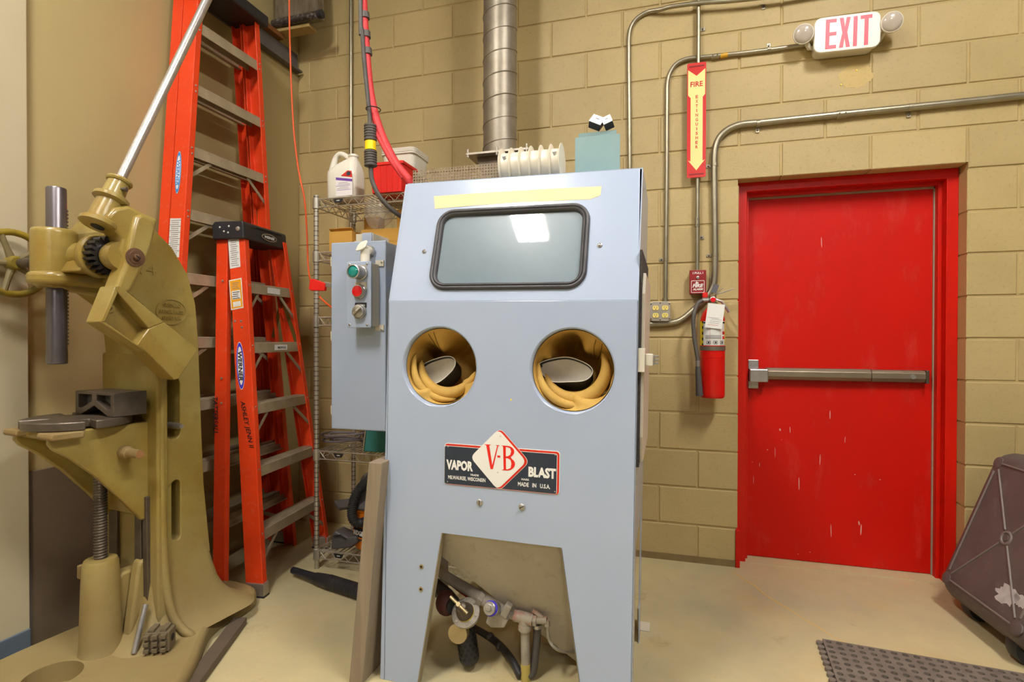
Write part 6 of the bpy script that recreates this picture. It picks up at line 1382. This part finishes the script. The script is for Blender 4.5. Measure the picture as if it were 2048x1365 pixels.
# ================================================================== THINGS ON THE FLOOR
# flat steel bar
s0_, s1_ = atZ(470, 1252, .03), atZ(385, 1365, .03); dv = (s1_-s0_); dv.z = 0; dv.normalize(); sdv = V((-dv.y, dv.x, 0))
s0_ = atZ(480, 1250, .0)
MBb = MB().beam(V((s0_.x, s0_.y, .001)), V((s0_.x, s0_.y, .001))+dv*.75, [(-.028, 0), (.028, 0), (.028, .03), (-.028, .03)], sdv, EZ)
tag(MBb.build('steel_bar', mat('dark_bar', S(104, 90, 74), .6, .2, col2=S(84, 72, 58), scale=12), smooth=0, bev=.002), 'flat dark steel bar lying on the floor beside the press', 'bar')
# perforated rubber mat
m0, m1 = atZ(1640, 1286), atZ(1990, 1347); mx_ = (m1-m0).normalized(); my_ = V((mx_.y, -mx_.x, 0))
pit = (atZ(1600+360/4.571, 1200+443/4.571)-atZ(1600+265/4.571, 1200+430/4.571)).length
rm = thing('rubber_mat', 'perforated rubber floor mat in front of the red door', 'mat', V(((m0+m1)/2).xyz))
nx_, ny_ = 24, 16
mm = MB(); oM = m0+EZ*.0105; cl_ = pit
perf(mm, oM+mx_*.008, mx_, my_, nx_, ny_, cl_, cl_*.30)
mo = mm.build('mat_sheet', 'mat_rubber', rm, smooth=0, solid=.014)
rg = MB()
for i in range(nx_):
    for j in range(ny_):
        c = oM+mx_*(.008+(i+.5)*cl_)+my_*((j+.5)*cl_)+EZ*.004; n_ = 10
        rg.ring([[c+(mx_*math.cos(2*math.pi*k/n_)+my_*math.sin(2*math.pi*k/n_))*r+EZ*h for k in range(n_)] for r, h in ((cl_*.42, 0), (cl_*.40, .0035), (cl_*.33, .0035), (cl_*.30, 0))], True, False, False)
rg.build('hole_rims', 'mat_rubber', rm, smooth=40)['kind'] = 'stuff'
for j in range(ny_): MB().cyl(m0+my_*((j+.5)*cl_)+mx_*(-.004)+EZ*.001, m0+my_*((j+.5)*cl_)+mx_*(-.004)+EZ*.013, cl_*.33, seg=12).build('edge_tab', 'mat_rubber', rm)

# brown plastic tub standing on its side at the right edge
cB, cC = V((3.485, -.237, .15)), V((3.526, -.669, .15)); cA = atY(2002, 928, -.237)
e1 = (cC-cB).normalized(); e2 = cA-cB; L2_ = e2.length; e2 = (e2-e1*e2.dot(e1)).normalized(); L1_ = (cC-cB).length
en_ = e1.cross(e2); en_ = en_ if en_.x < 0 else -en_
tu = thing('plastic_tub', 'scuffed brown moulded plastic tub tipped on its side beside the door', 'tub', V((3.6, -.45, 0)))
def tring(off, dep, r): return [cB+e1*x+e2*y-en_*dep for x, y in rrect(-off, -off, L1_+off, L2_+off, max(r, .01), 8)]
MB().ring([tring(-.02, .0, .01), tring(.012, .0, .03), tring(.03, .006, .05), tring(.05, .02, .07), tring(.066, .045, .085), tring(.074, .08, .095), tring(.078, .2, .1), tring(.085, .34, .105), tring(.11, .345, .12), tring(.112, .37, .12), tring(.07, .372, .1)]).build('tub_shell', 'brown_plastic', tu, smooth=50)
cen = cB+e1*(L1_/2)+e2*(L2_/2)
ribs = [(cB, cB+e2*L2_), (cB, cB+e1*L1_), (cB+e1*L1_, cB+e1*L1_+e2*L2_), (cB+e2*L2_, cB+e1*L1_+e2*L2_)]
for a_, b2 in ribs: MB().tube([a_+(b2-a_)*.07+en_*.001, b2+(a_-b2)*.07+en_*.001], .0042, 8).build('moulded_rib', 'brown_rib', tu)
for c_ in (cB, cB+e1*L1_, cB+e2*L2_, cB+e1*L1_+e2*L2_): 
    d_ = cen-c_; MB().tube([c_+d_*.10+en_*.001, c_+d_*.90+en_*.001], .0042, 8).build('moulded_rib', 'brown_rib', tu)
    MB().lathe(c_-en_*.003, en_, [(0, .028), (.004, .026), (.006, .018), (.007, .001)], 20).build('corner_boss', 'brown_plastic', tu)
MB().ring([[cen+(e1*math.cos(2*math.pi*k/28)+e2*math.sin(2*math.pi*k/28))*r+en_*h for k in range(28)] for r, h in ((.030, 0), (.028, .005), (.022, .005), (.020, 0))], True, False, False).build('boss_ring', 'brown_rib', tu)
MB().lathe(cen, en_, [(0, .014), (.003, .012), (.0035, .0004)], 16).build('boss_core', 'brown_plastic', tu)
random.seed(11)
for (x, y, r) in ((.78, .15, .05), (.93, .17, .028)):
    c_ = cB+e1*(L1_*x)+e2*(L2_*y)+en_*.0006
    MB().prism([(rr2*math.cos(2*math.pi*k/26)*1.2, rr2*math.sin(2*math.pi*k/26)*.8) for k in range(26) for rr2 in [r*(.7+.5*random.random())]], c_, e1, e2, en_*.0008).build('scuff_patch', 'scuff', tu, smooth=0)
ax0 = V((3.56, -.25, .058)); 
for k in (0, 1):
    p = V((3.585, -.29-.33*k, .06)); MB().lathe(p-e1*.03, e1, [(0, .03), (0, .054), (.01, .06), (.05, .06), (.06, .054), (.06, .03)], 28).build('wheel', 'black', tu)
MB().cyl(V((3.585, -.22, .06)), V((3.60, -.72, .06)), .022, seg=14).build('axle', 'black', tu)
MB().box(V((3.63, -.46, .10)), (.12, .42, .07)).build('wheel_bracket', 'black', tu, smooth=0, bev=.01)
